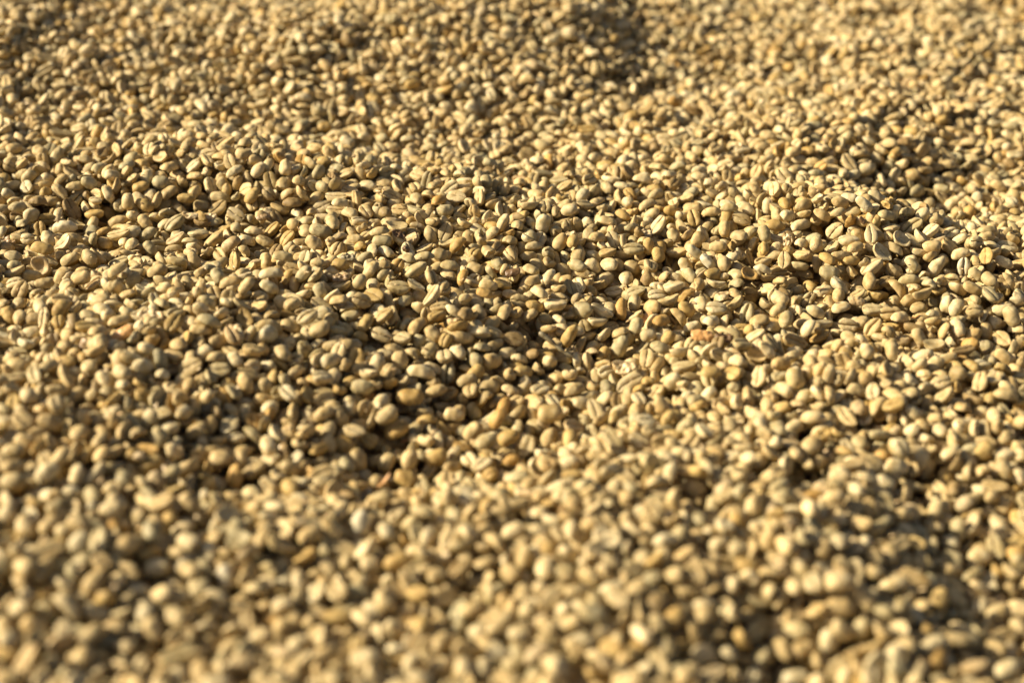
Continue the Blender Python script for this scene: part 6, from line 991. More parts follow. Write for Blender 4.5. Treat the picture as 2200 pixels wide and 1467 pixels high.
SINGLE_LABELS = '''p|pale bean rising rightward, crease out, left of the upright creased bean atop the right mound
p|level pale split bean, crease out, left of the upright creased bean atop the right mound
p|upright bean with a straight dark crease atop the right mound
p|pale curled bean sloping rightward, above right of the heart-shaped bean on the right mound
p|folded heart-shaped bean on the right mound
p|very large bean split wide with pale skin, on the right mound
n|upright cream round bean, back out, right of the smooth grey-green bean
p|long smooth bean lying slanted at the top of the right mound
p|pale bean sloping rightward, just above right of the long smooth bean topping the right mound
t|level tan chipped bean, back out, right of the long smooth bean topping the right mound
n|cream bean sloping rightward, back out, left of the long smooth bean topping the right mound
n|cream bean rising rightward, back out, left of the long smooth bean topping the right mound
p|level pale long bean, back out, right of the smooth grey-green bean
n|cream bean rising rightward, below left of the upright creased bean atop the right mound
p|very long pale bean standing steeply right of the right mound
g|greyish bean sloping rightward, left of the very long pale bean right of the mound
n|cream bean sloping rightward, above right of the very long pale bean right of the mound
p|level pale bean, above right of the very long pale bean right of the mound
n|level cream bean, back out, above the very long pale bean right of the mound
w|upright white split bean, right of the very long pale bean right of the mound
p|pale long bean rising rightward, just above left of the round orange bean at upper right
o|round orange-tan bean in the upper right hollow
n|cream bean sloping rightward, crease out, above left of the round orange bean at upper right
g|greyish bean rising rightward, crease out, right of the upright creased bean atop the right mound
n|upright cream bean, back out, left of the large wide-split bean on the right mound
g|greyish bean sloping rightward, back out, left of the large wide-split bean on the right mound
n|cream bean sloping rightward, back out, right of the hollow orange shell right of centre
p|pale split bean sloping rightward, below left of the large wide-split bean on the right mound
n|upright cream bean, back out, just below the large wide-split bean on the right mound
n|cream long bean sloping rightward, above right of the level crisp-creased bean below the right mound
p|level pale bean, well below left of the large wide-split bean on the right mound
n|cream slim bean rising rightward, above left of the level crisp-creased bean below the right mound
t|level tan bean, back out, just left of the large wide-split bean on the right mound
t|tan bean sloping rightward, back out, left of the large wide-split bean on the right mound
p|pale bean rising rightward, above left of the large wide-split bean on the right mound
n|level cream bean, back out, left of the long smooth bean topping the right mound
g|level greyish slim bean, below left of the very long pale bean right of the mound
g|level greyish bean, back out, below right of the long smooth bean topping the right mound
b|brown bean with a long dark crease, high on the left crest
w|chalky white long bean lying level near the left edge
n|cream long bean rising rightward, back out, right of the brown dark-creased bean at left
t|level tan bean, just left of the big round grey bean on the left crest
n|upright cream bean, below left of the big round grey bean on the left crest
g|big round grey bean, smooth back out, on the crest at left
p|pale bean rising rightward, crease out, above the wide-split grey bean at left
n|cream bean rising rightward, back out, above the wide-split grey bean at left
t|level tan bean, crease out, right of the brown dark-creased bean at left
p|upright pale slim bean, back out, just below left of the brown dark-creased bean at left
t|upright tan bean, crease out, left of the chalky white bean at left
n|level cream bean, back out, above left of the chalky white bean at left
p|level pale round bean, crease out, above the curled pinkish bean near the left edge
p|pale curled bean rising rightward, crease out, just below the chalky white bean at left
n|cream bean sloping rightward, back out, below right of the chalky white bean at left
t|level tan bean, back out, just above the curled pinkish bean near the left edge
n|level cream long bean, crease out, right of the chalky white bean at left
g|greyish bean rising rightward, back out, below left of the wide-split grey bean at left
n|cream bean sloping rightward, back out, left of the wide-split grey bean at left
g|grey bean split wide along its crease, on the left crest
y|pinkish bean rising rightward, crease out, just below the wide-split grey bean at left
n|level cream bean, crease out, below the wide-split grey bean at left
g|greyish bean sloping rightward, back out, below left of the wide-split grey bean at left
g|greyish bean rising rightward, crease out, above left of the big round ridged bean at left
n|cream bean rising rightward, just above left of the big round ridged bean at left
g|big round grey bean with faint ridge, below the left crest
n|cream bean rising rightward, back out, above right of the big round ridged bean at left
y|pinkish bean rising rightward, crease out, left of the big round ridged bean at left
n|cream curled bean rising rightward, below right of the curled pinkish bean near the left edge
n|broad bean standing slanted, crease out, low on the left edge
n|cream long bean rising rightward, above the broad slanted bean low at the left edge
g|level greyish bean, back out, left of the curled pinkish bean near the left edge
y|curled pinkish bean with a pinched middle near the left edge
n|cream bean rising rightward, back out, right of the curled pinkish bean near the left edge
n|level cream round bean, back out, below right of the chalky white bean at left
p|pale bean sloping rightward, back out, below left of the chalky white bean at left
g|upright greyish small bean, back out, below right of the chalky white bean at left
b|level brown curled bean, back out, left of the brown dark-creased bean at left
o|orange slim bean rising rightward, back out, right of the chalky white bean at left
p|pale bean standing tilted with a bold dark crease, right of centre
p|pale slanted bean with a thin crease, among right-centre beans
n|cream bean sloping rightward, just below right of the bold-creased pale bean right of centre
t|upright tan round bean, back out, below the bold-creased pale bean right of centre
n|level cream slim bean, back out, left of the flat broad bean above the grey-green one
g|level greyish slim bean, just above left of the flat broad bean above the grey-green one
n|flat broad bean with a faint crease, far right of centre
n|upright cream bean, just below left of the flat broad bean above the grey-green one
g|smooth grey-green upright bean left of the right mound
p|pale bean sloping rightward, back out, below right of the bold-creased pale bean right of centre
w|white bean sloping rightward, crease out, left of the hollow orange shell right of centre
n|cream curled bean sloping rightward, crease out, below the bold-creased pale bean right of centre
t|level tan bean, back out, left of the hollow orange shell right of centre
p|level pale bean, crease out, above left of the broad level pale bean, low right
p|broad pale bean lying level with a shallow crease, low right
t|tan bean sloping rightward, back out, left of the broad level pale bean, low right
n|cream bean sloping rightward, back out, below the hollow orange shell right of centre
o|hollow orange seed shell with an open face, right of centre
p|pale slim bean sloping rightward, just right of the hollow orange shell right of centre
n|upright cream bean, back out, just above right of the upright orange-tan bean right of centre
o|upright long orange-tan bean right of the centre
p|level pale long bean, crease out, above the upright orange-tan bean right of centre
g|level greyish bean, crease out, above right of the upright orange-tan bean right of centre
n|upright cream slim bean, crease out, just above the hollow orange shell right of centre
t|upright tan round bean, crease out, just below the smooth grey-green bean
o|orange curled bean rising rightward, above left of the broad level pale bean, low right
t|level tan round bean, just above right of the bold-creased pale bean right of centre
p|upright pale slim bean, above right of the flat broad bean above the grey-green one
n|upright cream bean, crease out, below right of the smooth grey-green bean
n|level cream split bean, just above right of the hollow orange shell right of centre
n|cream round bean sloping rightward, below right of the pale thin-creased bean right of centre
p|pale round-faced bean showing a short thin crease, left of centre
n|level cream long bean, back out, above left of the pale round-faced bean left of centre
t|level tan bean, below right of the big round grey bean on the left crest
t|tan bean rising rightward, back out, above right of the pale round-faced bean left of centre
n|level cream bean, crease out, below right of the wide-split grey bean at left
n|cream bean rising rightward, crease out, below left of the pale round-faced bean left of centre
y|pinkish bean rising rightward, back out, below the pale round-faced bean left of centre
t|tan bean rising rightward, crease out, below left of the pale round-faced bean left of centre
p|level pale slim bean, back out, below right of the pale round-faced bean left of centre
t|tan bean rising rightward, crease out, below right of the pale round-faced bean left of centre
t|tan bean rising rightward, crease out, left of the large smooth grey bean left of centre
n|cream bean sloping rightward, crease out, below right of the pale round-faced bean left of centre
g|level greyish bean, crease out, above the very long pale bean left of centre
p|upright pale chipped bean, back out, below right of the wide-split grey bean at left
t|upright tan bean, crease out, above left of the very long pale bean left of centre
n|cream bean sloping rightward, back out, below the wide-split grey bean at left
g|large smooth grey bean lying with its back up, left of centre
n|cream bean sloping rightward, just below left of the large smooth grey bean left of centre
g|level greyish bean, back out, above right of the very long pale bean left of centre
n|upright cream bean, back out, just above the very long pale bean left of centre
p|very long pale bean lying level in front, left of centre
g|greyish bean rising rightward, back out, right of the very long pale bean left of centre
t|upright tan slim bean, just right of the very long pale bean left of centre
n|small round bean with an S-shaped crease, left of the centre
t|level tan round bean, back out, just below the bean with the S-shaped crease
p|pale bean sloping rightward, back out, just below the very long pale bean left of centre
n|cream bean rising rightward, below left of the very long pale bean left of centre
n|level cream long bean, back out, left of the very long pale bean left of centre
g|greyish bean sloping rightward, back out, left of the very long pale bean left of centre
n|cream bean sloping rightward, crease out, right of the pale round-faced bean left of centre
b|upright brown bean, crease out, right of the pale round-faced bean left of centre
n|cream bean rising rightward, back out, above the large smooth grey bean left of centre
n|cream bean rising rightward, back out, left of the round orange bean at the centre
o|round orange bean crossed by a slanting crease at the centre
g|large greyish bean with a wide dark crease at the centre
n|level cream slim bean, back out, just above right of the wide-creased bean at the centre
g|level greyish bean, back out, right of the wide-creased bean at the centre
n|cream bean sloping rightward, back out, right of the wide-creased bean at the centre
o|upright orange slim bean, back out, below left of the torn-ended bean at the centre
g|level greyish bean, back out, above left of the round orange bean at the centre
n|level cream slim bean, back out, above left of the round orange bean at the centre
n|upright cream bean, back out, above the wide-creased bean at the centre
p|pale slim bean rising rightward, crease out, above the wide-creased bean at the centre
n|cream round bean sloping rightward, back out, above right of the wide-creased bean at the centre
g|broad flat grey bean with a low crease below the centre
g|greyish round bean rising rightward, left of the broad flat grey bean below the centre
p|pale slim bean sloping rightward, just right of the broad flat grey bean below the centre
t|tan bean rising rightward, back out, left of the torn-ended bean at the centre
n|bean with a torn upper end, right of the centre
n|level cream curled bean, crease out, left of the torn-ended bean at the centre
n|level cream bean, back out, below the torn-ended bean at the centre
o|level orange bean, back out, below the torn-ended bean at the centre
n|upright cream split bean, crease out, just below right of the wide-creased bean at the centre
g|level greyish bean, well below left of the broad flat grey bean below the centre
n|cream bean rising rightward, below left of the broad flat grey bean below the centre
p|level pale bean, back out, below the broad flat grey bean below the centre
p|pale bean sloping rightward, well above left of the very long curved bean above the hollow
p|pale flat bean lying level with its thin crease up, centre
p|pale bean sloping rightward, back out, just below the bean with the nibbled rim
n|bean with a nibbled upper rim, right of the centre
p|pale slim bean rising rightward, back out, just right of the bean with the nibbled rim
g|upright greyish bean, crease out, above right of the level pale flat bean at the centre
p|pale bean sloping rightward, crease out, just left of the upright orange-tan bean right of centre
p|level pale bean, crease out, below left of the upright orange-tan bean right of centre
t|large long tan bean standing steeply, slightly blurred, below centre
n|level cream bean, crease out, left of the large steep tan bean below the centre
n|level cream bean, back out, above the bean with the nibbled rim
n|cream bean rising rightward, back out, left of the pale thin-creased bean right of centre
g|greyish bean sloping rightward, back out, above right of the bean with the nibbled rim
p|pale curled bean sloping rightward, below left of the pale thin-creased bean right of centre
n|cream bean sloping rightward, back out, just above the bean with the nibbled rim
g|greyish bean sloping rightward, back out, just above the bean with the nibbled rim
n|cream bean sloping rightward, back out, above right of the bean with the nibbled rim
t|level tan bean, back out, just left of the level pale flat bean at the centre
n|upright cream bean, back out, below left of the bean with the nibbled rim
n|level cream bean, crease out, just below left of the pale thin-creased bean right of centre
n|level cream bean, back out, just left of the pale thin-creased bean right of centre
n|level bean with a crisp centre crease below the right mound
p|level pale bean, back out, left of the level crisp-creased bean below the right mound
p|level pale bean, crease out, below left of the level crisp-creased bean below the right mound
p|pale bean sloping rightward, well left of the level crisp-creased bean below the right mound
n|cream split bean rising rightward, crease out, below the level crisp-creased bean below the right mound
p|pale bean rising rightward, back out, well above the very large round bean at lower right
t|tan slim bean rising rightward, well below right of the hollow orange shell right of centre
p|level pale bean, back out, below right of the level crisp-creased bean below the right mound
n|level cream round bean, crease out, left of the large pale bean on the right slope
g|upright greyish bean, back out, well below right of the hollow orange shell right of centre
n|cream bean rising rightward, back out, below right of the hollow orange shell right of centre
n|cream bean sloping rightward, below left of the level crisp-creased bean below the right mound
p|pale round bean sloping rightward, back out, below the level crisp-creased bean below the right mound
n|upright cream long bean, back out, left of the lip-shaped folded bean at lower right
n|cream bean sloping rightward, just above left of the lip-shaped folded bean at lower right
n|folded bean shaped like a lip at the lower right
n|very large round bean, back out, lower right
n|level cream bean, back out, above left of the very large round bean at lower right
n|upright cream round bean, above left of the level crisp-creased bean below the right mound
p|large pale bean with a dark side below the right slope
p|upright pale bean, just above left of the large pale bean on the right slope
n|very large smooth bean at the right edge
n|upright cream bean, back out, below left of the very large bean at the right edge
t|upright tan bean, crease out, below left of the cracked pale bean near the right edge
p|cracked pale bean with a crossing crease near the right edge
n|level cream round bean, crease out, left of the cracked pale bean near the right edge
p|pale bean sloping rightward, back out, below the cracked pale bean near the right edge
n|cream bean sloping rightward, above right of the large pale bean on the right slope
n|cream bean sloping rightward, right of the very long pale bean right of the mound
n|cream slim bean sloping rightward, back out, below the cracked pale bean near the right edge
g|greyish bean sloping rightward, above left of the very large bean at the right edge
n|cream bean sloping rightward, below left of the cracked pale bean near the right edge
g|upright greyish split bean, crease out, right of the broad level pale bean, low right
n|level cream bean, back out, right of the broad level pale bean, low right
p|pale bean rising rightward, back out, below left of the broad level pale bean, low right
g|greyish bean sloping rightward, back out, above the large round bean below right centre
p|level pale round bean, back out, below right of the upright orange-tan bean right of centre
t|tan round bean rising rightward, back out, above the large round bean below right centre
g|upright greyish bean, back out, below right of the upright orange-tan bean right of centre
n|cream long bean sloping rightward, back out, left of the broad level pale bean, low right
n|level cream bean, crease out, above right of the large round bean below right centre
n|level cream curled bean, crease out, above the upright pale creased bean at lower right
p|pale bean sloping rightward, back out, above the upright pale creased bean at lower right
p|upright pale bean with its crease out, lower right
p|large round blurred bean standing below right centre
g|greyish bean rising rightward, back out, below the upright orange-tan bean right of centre
n|cream bean sloping rightward, crease out, above the upright pale creased bean at lower right
p|pale bean rising rightward, crease out, below right of the broad level pale bean, low right
p|level pale bean, back out, well below right of the broad level pale bean, low right
t|level tan bean, back out, right of the large round bean below right centre
o|orange bean rising rightward, back out, right of the upright orange-tan bean right of centre
t|broad tan bean lying level at the top of the hollow
n|cream bean rising rightward, back out, below left of the broad tan bean above the hollow
t|tan bean rising rightward, back out, above the large round pale bean in the hollow
g|greyish bean sloping rightward, back out, well right of the broad tan bean above the hollow
p|level pale bean, back out, below right of the broad tan bean above the hollow
t|level tan slim bean, back out, below right of the broad tan bean above the hollow
n|cream bean rising rightward, well above right of the large round pale bean in the hollow
g|greyish bean rising rightward, well below left of the large level bean right of the hollow
t|tan bean rising rightward, below left of the large level bean right of the hollow
p|large round pale bean in the middle of the shaded hollow
t|tan bean rising rightward, back out, right of the large round pale bean in the hollow
n|cream bean rising rightward, back out, left of the large round pale bean in the hollow
n|upright cream bean, back out, left of the large round pale bean in the hollow
n|large level bean on the right rim of the big hollow
o|orange bean rising rightward, back out, left of the large level bean right of the hollow
p|upright pale bean, back out, above left of the large level bean right of the hollow
p|very long pale curved bean above the shaded hollow
g|upright greyish split bean, crease out, right of the very long curved bean above the hollow
g|level greyish bean, back out, left of the broad tan bean above the hollow
p|upright pale bean, back out, well left of the broad tan bean above the hollow
n|cream bean rising rightward, back out, below the large level bean right of the hollow
n|upright cream curled bean, below left of the large level bean right of the hollow
t|tan bean sloping rightward, back out, below the large round pale bean in the hollow
g|level greyish slim bean, back out, above right of the bright white bean below the hollow
n|upright cream round bean, well below right of the large round pale bean in the hollow
w|round bright white bean below the shaded hollow, blurred
p|level pale round bean, back out, well below the large level bean right of the hollow
o|level orange small bean, well below left of the large level bean right of the hollow
n|level cream slim bean, below right of the very long curved bean above the hollow
n|cream bean rising rightward, well above left of the upright tan bean at lower left
o|tall tan blurred bean standing upright at lower left
n|blurred bean with its crease out at the lower left
p|pale bean rising rightward, back out, below right of the blurred creased bean at lower left
p|large slanted pale blurred bean near the lower left edge
p|pale bean rising rightward, back out, well above the large slanted pale bean at lower left
n|level cream round bean, well above left of the large slanted pale bean at lower left
n|level cream bean, well above left of the large slanted pale bean at lower left
p|pale bean rising rightward, well above left of the large slanted pale bean at lower left
p|level pale bean, back out, left of the blurred creased bean at lower left
n|level cream bean, back out, left of the blurred creased bean at lower left
w|upright white bean, back out, well above the big pinkish bean at the bottom edge
t|tan bean rising rightward, back out, above the blurred creased bean at lower left
n|level cream bean, back out, above left of the upright tan bean at lower left
p|level pale bean, back out, well below the blurred creased bean at lower left
n|cream bean rising rightward, back out, left of the bright white bean below the hollow
p|level pale round bean, left of the very long tan bean in the lower middle
t|very long tan blurred bean in the lower middle
y|big round pinkish bean, strongly blurred, at the bottom edge
p|large pale blurred bean in the middle of the bottom edge
n|upright cream bean, well above left of the big pinkish bean at the bottom edge
p|level pale round bean, well right of the very long pale bean at bottom right
n|cream bean rising rightward, well above right of the orange bean in the bottom right corner
p|upright pale round bean, well below left of the very long pale bean at bottom right
g|greyish round bean rising rightward, well below the very large round bean at lower right
p|very long pale blurred bean at the bottom right
p|level pale bean, back out, left of the very long pale bean at bottom right
n|cream bean sloping rightward, below left of the very long pale bean at bottom right
n|level cream bean, well below left of the very long pale bean at bottom right
t|tan bean rising rightward, below right of the very long pale bean at bottom right
n|upright cream bean, well above left of the very long pale bean at bottom right
n|level cream round bean, well left of the very long pale bean at bottom right
o|orange-tan bean, strongly blurred, in the bottom right corner
p|pale bean rising rightward, well right of the orange bean in the bottom right corner
p|level pale bean, back out, well below the large round bean below right centre'''.split('\n')

# ---------------------------------------------------------------- materials
def new_mat(name):
    m = bpy.data.materials.new(name); m.use_nodes = True
    return m, m.node_tree.nodes, m.node_tree.links, m.node_tree.nodes["Principled BSDF"]
def N(nodes, kind, **kw):
    n = nodes.new(kind)
    for k, v in kw.items(): setattr(n, k, v)
    return n

def bean_material():
    m, ns, ln, bsdf = new_mat("green_coffee")
    tint = N(ns, "ShaderNodeAttribute", attribute_name="tint", attribute_type='INSTANCER')
    cr = N(ns, "ShaderNodeAttribute", attribute_name="crease", attribute_type='GEOMETRY')
    tc = N(ns, "ShaderNodeTexCoord")
    rnd = N(ns, "ShaderNodeObjectInfo")
    mp = N(ns, "ShaderNodeVectorMath", operation='MULTIPLY_ADD')   # each seed has its own patch of the noise
    ln.new(rnd.outputs["Random"], mp.inputs[1]); mp.inputs[1].default_value = (0, 0, 0)
    comb = N(ns, "ShaderNodeCombineXYZ"); sc7 = N(ns, "ShaderNodeMath", operation='MULTIPLY'); sc7.inputs[1].default_value = 13.7
    ln.new(rnd.outputs["Random"], sc7.inputs[0])
    for i in range(3): ln.new(sc7.outputs[0], comb.inputs[i])
    add = N(ns, "ShaderNodeVectorMath", operation='ADD')
    ln.new(tc.outputs["Object"], add.inputs[0]); ln.new(comb.outputs[0], add.inputs[1])
    ns.remove(mp)
    # broad mottling, green to tan
    n1 = N(ns, "ShaderNodeTexNoise"); n1.inputs["Scale"].default_value = 260; n1.inputs["Detail"].default_value = 3; n1.inputs["Roughness"].default_value = 0.55
    ln.new(add.outputs[0], n1.inputs["Vector"])
    r1 = N(ns, "ShaderNodeMapRange"); r1.inputs[1].default_value = 0.35; r1.inputs[2].default_value = 0.68
    ln.new(n1.outputs["Fac"], r1.inputs[0])
    mixa = N(ns, "ShaderNodeMix", data_type='RGBA', blend_type='MULTIPLY'); mixa.inputs[0].default_value = 1
    ramp = N(ns, "ShaderNodeValToRGB"); ramp.color_ramp.elements[0].color = (0.68, 0.62, 0.50, 1); ramp.color_ramp.elements[1].color = (1.10, 1.10, 1.12, 1)
    ln.new(r1.outputs[0], ramp.inputs[0]); ln.new(tint.outputs["Color"], mixa.inputs[6]); ln.new(ramp.outputs[0], mixa.inputs[7])
    # small specks and scuffs of silverskin
    n2 = N(ns, "ShaderNodeTexNoise"); n2.inputs["Scale"].default_value = 1500; n2.inputs["Detail"].default_value = 4; n2.inputs["Roughness"].default_value = 0.7
    ln.new(add.outputs[0], n2.inputs["Vector"])
    r2 = N(ns, "ShaderNodeMapRange"); r2.inputs[1].default_value = 0.60; r2.inputs[2].default_value = 0.74; r2.inputs[4].default_value = 0.45
    ln.new(n2.outputs["Fac"], r2.inputs[0])
    mixb = N(ns, "ShaderNodeMix", data_type='RGBA'); mixb.inputs[7].default_value = (0.80, 0.72, 0.52, 1)
    ln.new(r2.outputs[0], mixb.inputs[0]); ln.new(mixa.outputs[2], mixb.inputs[6])
    r3 = N(ns, "ShaderNodeMapRange"); r3.inputs[1].default_value = 0.36; r3.inputs[2].default_value = 0.24; r3.inputs[4].default_value = 0.5
    ln.new(n2.outputs["Fac"], r3.inputs[0])
    mixc = N(ns, "ShaderNodeMix", data_type='RGBA'); mixc.inputs[7].default_value = (0.20, 0.11, 0.04, 1)
    ln.new(r3.outputs[0], mixc.inputs[0]); ln.new(mixb.outputs[2], mixc.inputs[6])
    # short hairline cracks
    vo = N(ns, "ShaderNodeTexVoronoi", feature='DISTANCE_TO_EDGE'); vo.inputs["Scale"].default_value = 210; vo.inputs["Randomness"].default_value = 1
    wob = N(ns, "ShaderNodeVectorMath", operation='MULTIPLY_ADD'); wob.inputs[1].default_value = (0.0012,) * 3
    ln.new(n2.outputs["Color"], wob.inputs[0]); ln.new(add.outputs[0], wob.inputs[2]); ln.new(wob.outputs[0], vo.inputs["Vector"])
    rc = N(ns, "ShaderNodeMapRange"); rc.inputs[1].default_value = 0.022; rc.inputs[2].default_value = 0.008; ln.new(vo.outputs["Distance"], rc.inputs[0])
    gate = N(ns, "ShaderNodeMapRange"); gate.inputs[1].default_value = 0.54; gate.inputs[2].default_value = 0.60; gate.inputs[4].default_value = 0.7
    ln.new(n1.outputs["Fac"], gate.inputs[0])
    both = N(ns, "ShaderNodeMath", operation='MULTIPLY'); ln.new(rc.outputs[0], both.inputs[0]); ln.new(gate.outputs[0], both.inputs[1])
    mixe = N(ns, "ShaderNodeMix", data_type='RGBA'); mixe.inputs[7].default_value = (0.10, 0.055, 0.02, 1)
    ln.new(both.outputs[0], mixe.inputs[0]); ln.new(mixc.outputs[2], mixe.inputs[6]); mixc = mixe
    # brown skin left in the crease
    mixd = N(ns, "ShaderNodeMix", data_type='RGBA'); mixd.inputs[7].default_value = (0.11, 0.055, 0.018, 1)
    pw = N(ns, "ShaderNodeMath", operation='POWER'); pw.inputs[1].default_value = 2.0; pw.use_clamp = True
    ln.new(cr.outputs["Fac"], pw.inputs[0])
    ln.new(pw.outputs[0], mixd.inputs[0]); ln.new(mixc.outputs[2], mixd.inputs[6])
    ln.new(mixd.outputs[2], bsdf.inputs["Base Color"])
    bsdf.inputs["Roughness"].default_value = 0.60
    bsdf.inputs["Specular IOR Level"].default_value = 0.26
    bsdf.inputs["Subsurface Weight"].default_value = 0.12; bsdf.inputs["Subsurface Radius"].default_value = (1.0, 0.5, 0.2); bsdf.inputs["Subsurface Scale"].default_value = 0.9 * MM
    b1 = N(ns, "ShaderNodeBump"); b1.inputs["Strength"].default_value = 0.6; b1.inputs["Distance"].default_value = 0.16 * MM
    n3 = N(ns, "ShaderNodeTexNoise"); n3.inputs["Scale"].default_value = 900; n3.inputs["Detail"].default_value = 4; n3.inputs["Roughness"].default_value = 0.65
    st = N(ns, "ShaderNodeVectorMath", operation='MULTIPLY'); st.inputs[1].default_value = (0.45, 1, 1)
    ln.new(add.outputs[0], st.inputs[0]); ln.new(st.outputs[0], n3.inputs["Vector"]); ln.new(n3.outputs["Fac"], b1.inputs["Height"]); ln.new(b1.outputs[0], bsdf.inputs["Normal"])
    return m
BEAN_MAT = bean_material()

def flake_material():
    m, ns, ln, bsdf = new_mat("parchment_husk")
    tc = N(ns, "ShaderNodeTexCoord")
    w = N(ns, "ShaderNodeTexNoise"); w.inputs["Scale"].default_value = 900; w.inputs["Detail"].default_value = 3
    ln.new(tc.outputs["Object"], w.inputs["Vector"])
    r = N(ns, "ShaderNodeValToRGB"); r.color_ramp.elements[0].position = 0.35; r.color_ramp.elements[0].color = (0.46, 0.31, 0.14, 1)
    r.color_ramp.elements[1].position = 0.65; r.color_ramp.elements[1].color = (0.72, 0.60, 0.38, 1)
    at = N(ns, "ShaderNodeAttribute", attribute_name="tint", attribute_type='OBJECT')
    mx = N(ns, "ShaderNodeMix", data_type='RGBA', blend_type='MULTIPLY'); mx.inputs[0].default_value = 1
    ln.new(w.outputs["Fac"], r.inputs[0]); ln.new(r.outputs[0], mx.inputs[6]); ln.new(at.outputs["Color"], mx.inputs[7])
    ln.new(mx.outputs[2], bsdf.inputs["Base Color"]); bsdf.inputs["Roughness"].default_value = 0.45
    b = N(ns, "ShaderNodeBump"); b.inputs["Strength"].default_value = 0.5; b.inputs["Distance"].default_value = 0.1 * MM
    ln.new(w.outputs["Fac"], b.inputs["Height"]); ln.new(b.outputs[0], bsdf.inputs["Normal"])
    return m
FLAKE_MAT = flake_material()

def ground_material():
    m, ns, ln, bsdf = new_mat("packed_coffee_dust")
    tc = N(ns, "ShaderNodeTexCoord")
    v = N(ns, "ShaderNodeTexVoronoi"); v.inputs["Scale"].default_value = 130
    n = N(ns, "ShaderNodeTexNoise"); n.inputs["Scale"].default_value = 400; n.inputs["Detail"].default_value = 4
    r = N(ns, "ShaderNodeValToRGB"); r.color_ramp.elements[0].color = (0.20, 0.13, 0.055, 1); r.color_ramp.elements[1].color = (0.42, 0.31, 0.15, 1)
    ln.new(tc.outputs["Object"], v.inputs["Vector"]); ln.new(tc.outputs["Object"], n.inputs["Vector"]); ln.new(n.outputs["Fac"], r.inputs[0])
    ln.new(r.outputs[0], bsdf.inputs["Base Color"]); bsdf.inputs["Roughness"].default_value = 0.9
    b = N(ns, "ShaderNodeBump"); b.inputs["Distance"].default_value = 2 * MM; b.invert = True
    ln.new(v.outputs["Distance"], b.inputs["Height"]); ln.new(b.outputs[0], bsdf.inputs["Normal"])
    return m

# ---------------------------------------------------------------- the ground under the heap
def make_ground():
    ax = sorted(set(np.concatenate([np.arange(-480, 481, 8.0), [-100000, -20000, -4000, -1500, -800, 800, 1500, 4000, 20000, 100000]])))
    ay = sorted(set(np.concatenate([np.arange(300, 1300, 8.0), [-100000, -20000, -4000, -1000, 0, 160, 1500, 2200, 4000, 20000, 100000]])))
    X, Y = np.meshgrid(ax, ay)
    fx = np.clip((np.abs(X) - 470) / 300, 0, 1); fy = np.clip(np.maximum(310 - Y, Y - 1290) / 200, 0, 1); f = np.maximum(fx, fy)
    Z = (terrain(np.clip(X, -480, 480), np.clip(Y, 300, 1300)) - 13) * (1 - f) + f * -30
    v = np.stack([X, Y, Z], -1).reshape(-1, 3) * MM
    nx = len(ax)
    F = [(j * nx + i, j * nx + i + 1, (j + 1) * nx + i + 1, (j + 1) * nx + i) for j in range(len(ay) - 1) for i in range(nx - 1)]
    me = bpy.data.meshes.new("ground"); me.from_pydata(v.tolist(), [], F); me.polygons.foreach_set("use_smooth", [True] * len(me.polygons))
    me.materials.append(ground_material())
    o = bpy.data.objects.new("ground", me); scene.collection.objects.link(o); o["kind"] = "structure"
make_ground()

# ---------------------------------------------------------------- the beans
TINT = {"n": (0.485, 0.370, 0.176), "p": (0.590, 0.482, 0.268), "g": (0.42, 0.345, 0.178), "t": (0.44, 0.308, 0.110), "o": (0.47, 0.300, 0.095),
        "w": (0.62, 0.55, 0.37), "b": (0.28, 0.195, 0.08), "y": (0.47, 0.36, 0.19)}
rng = np.random.default_rng(11)
def vary(c, k=0.07):
    f = 1 + rng.normal(0, k); w = rng.normal(0, 0.022)
    return (min(.85, c[0] * f * (1 + w)), min(.8, c[1] * f), max(0.02, c[2] * f * (1 - 1.6 * w)))

shapes = [bean_shape(**a) for _, _, a in KINDS]
bean_meshes = []
for (name, _, _), (V, F, M) in zip(KINDS, shapes):
    me = bpy.data.meshes.new(name + "_bean")
    me.from_pydata([(x * MM, y * MM, z * MM) for x, y, z in V], [], F)
    me.polygons.foreach_set("use_smooth", [True] * len(me.polygons))
    me.attributes.new("crease", 'FLOAT', 'POINT').data.foreach_set("value", M)
    me.materials.append(BEAN_MAT); bean_meshes.append(me)

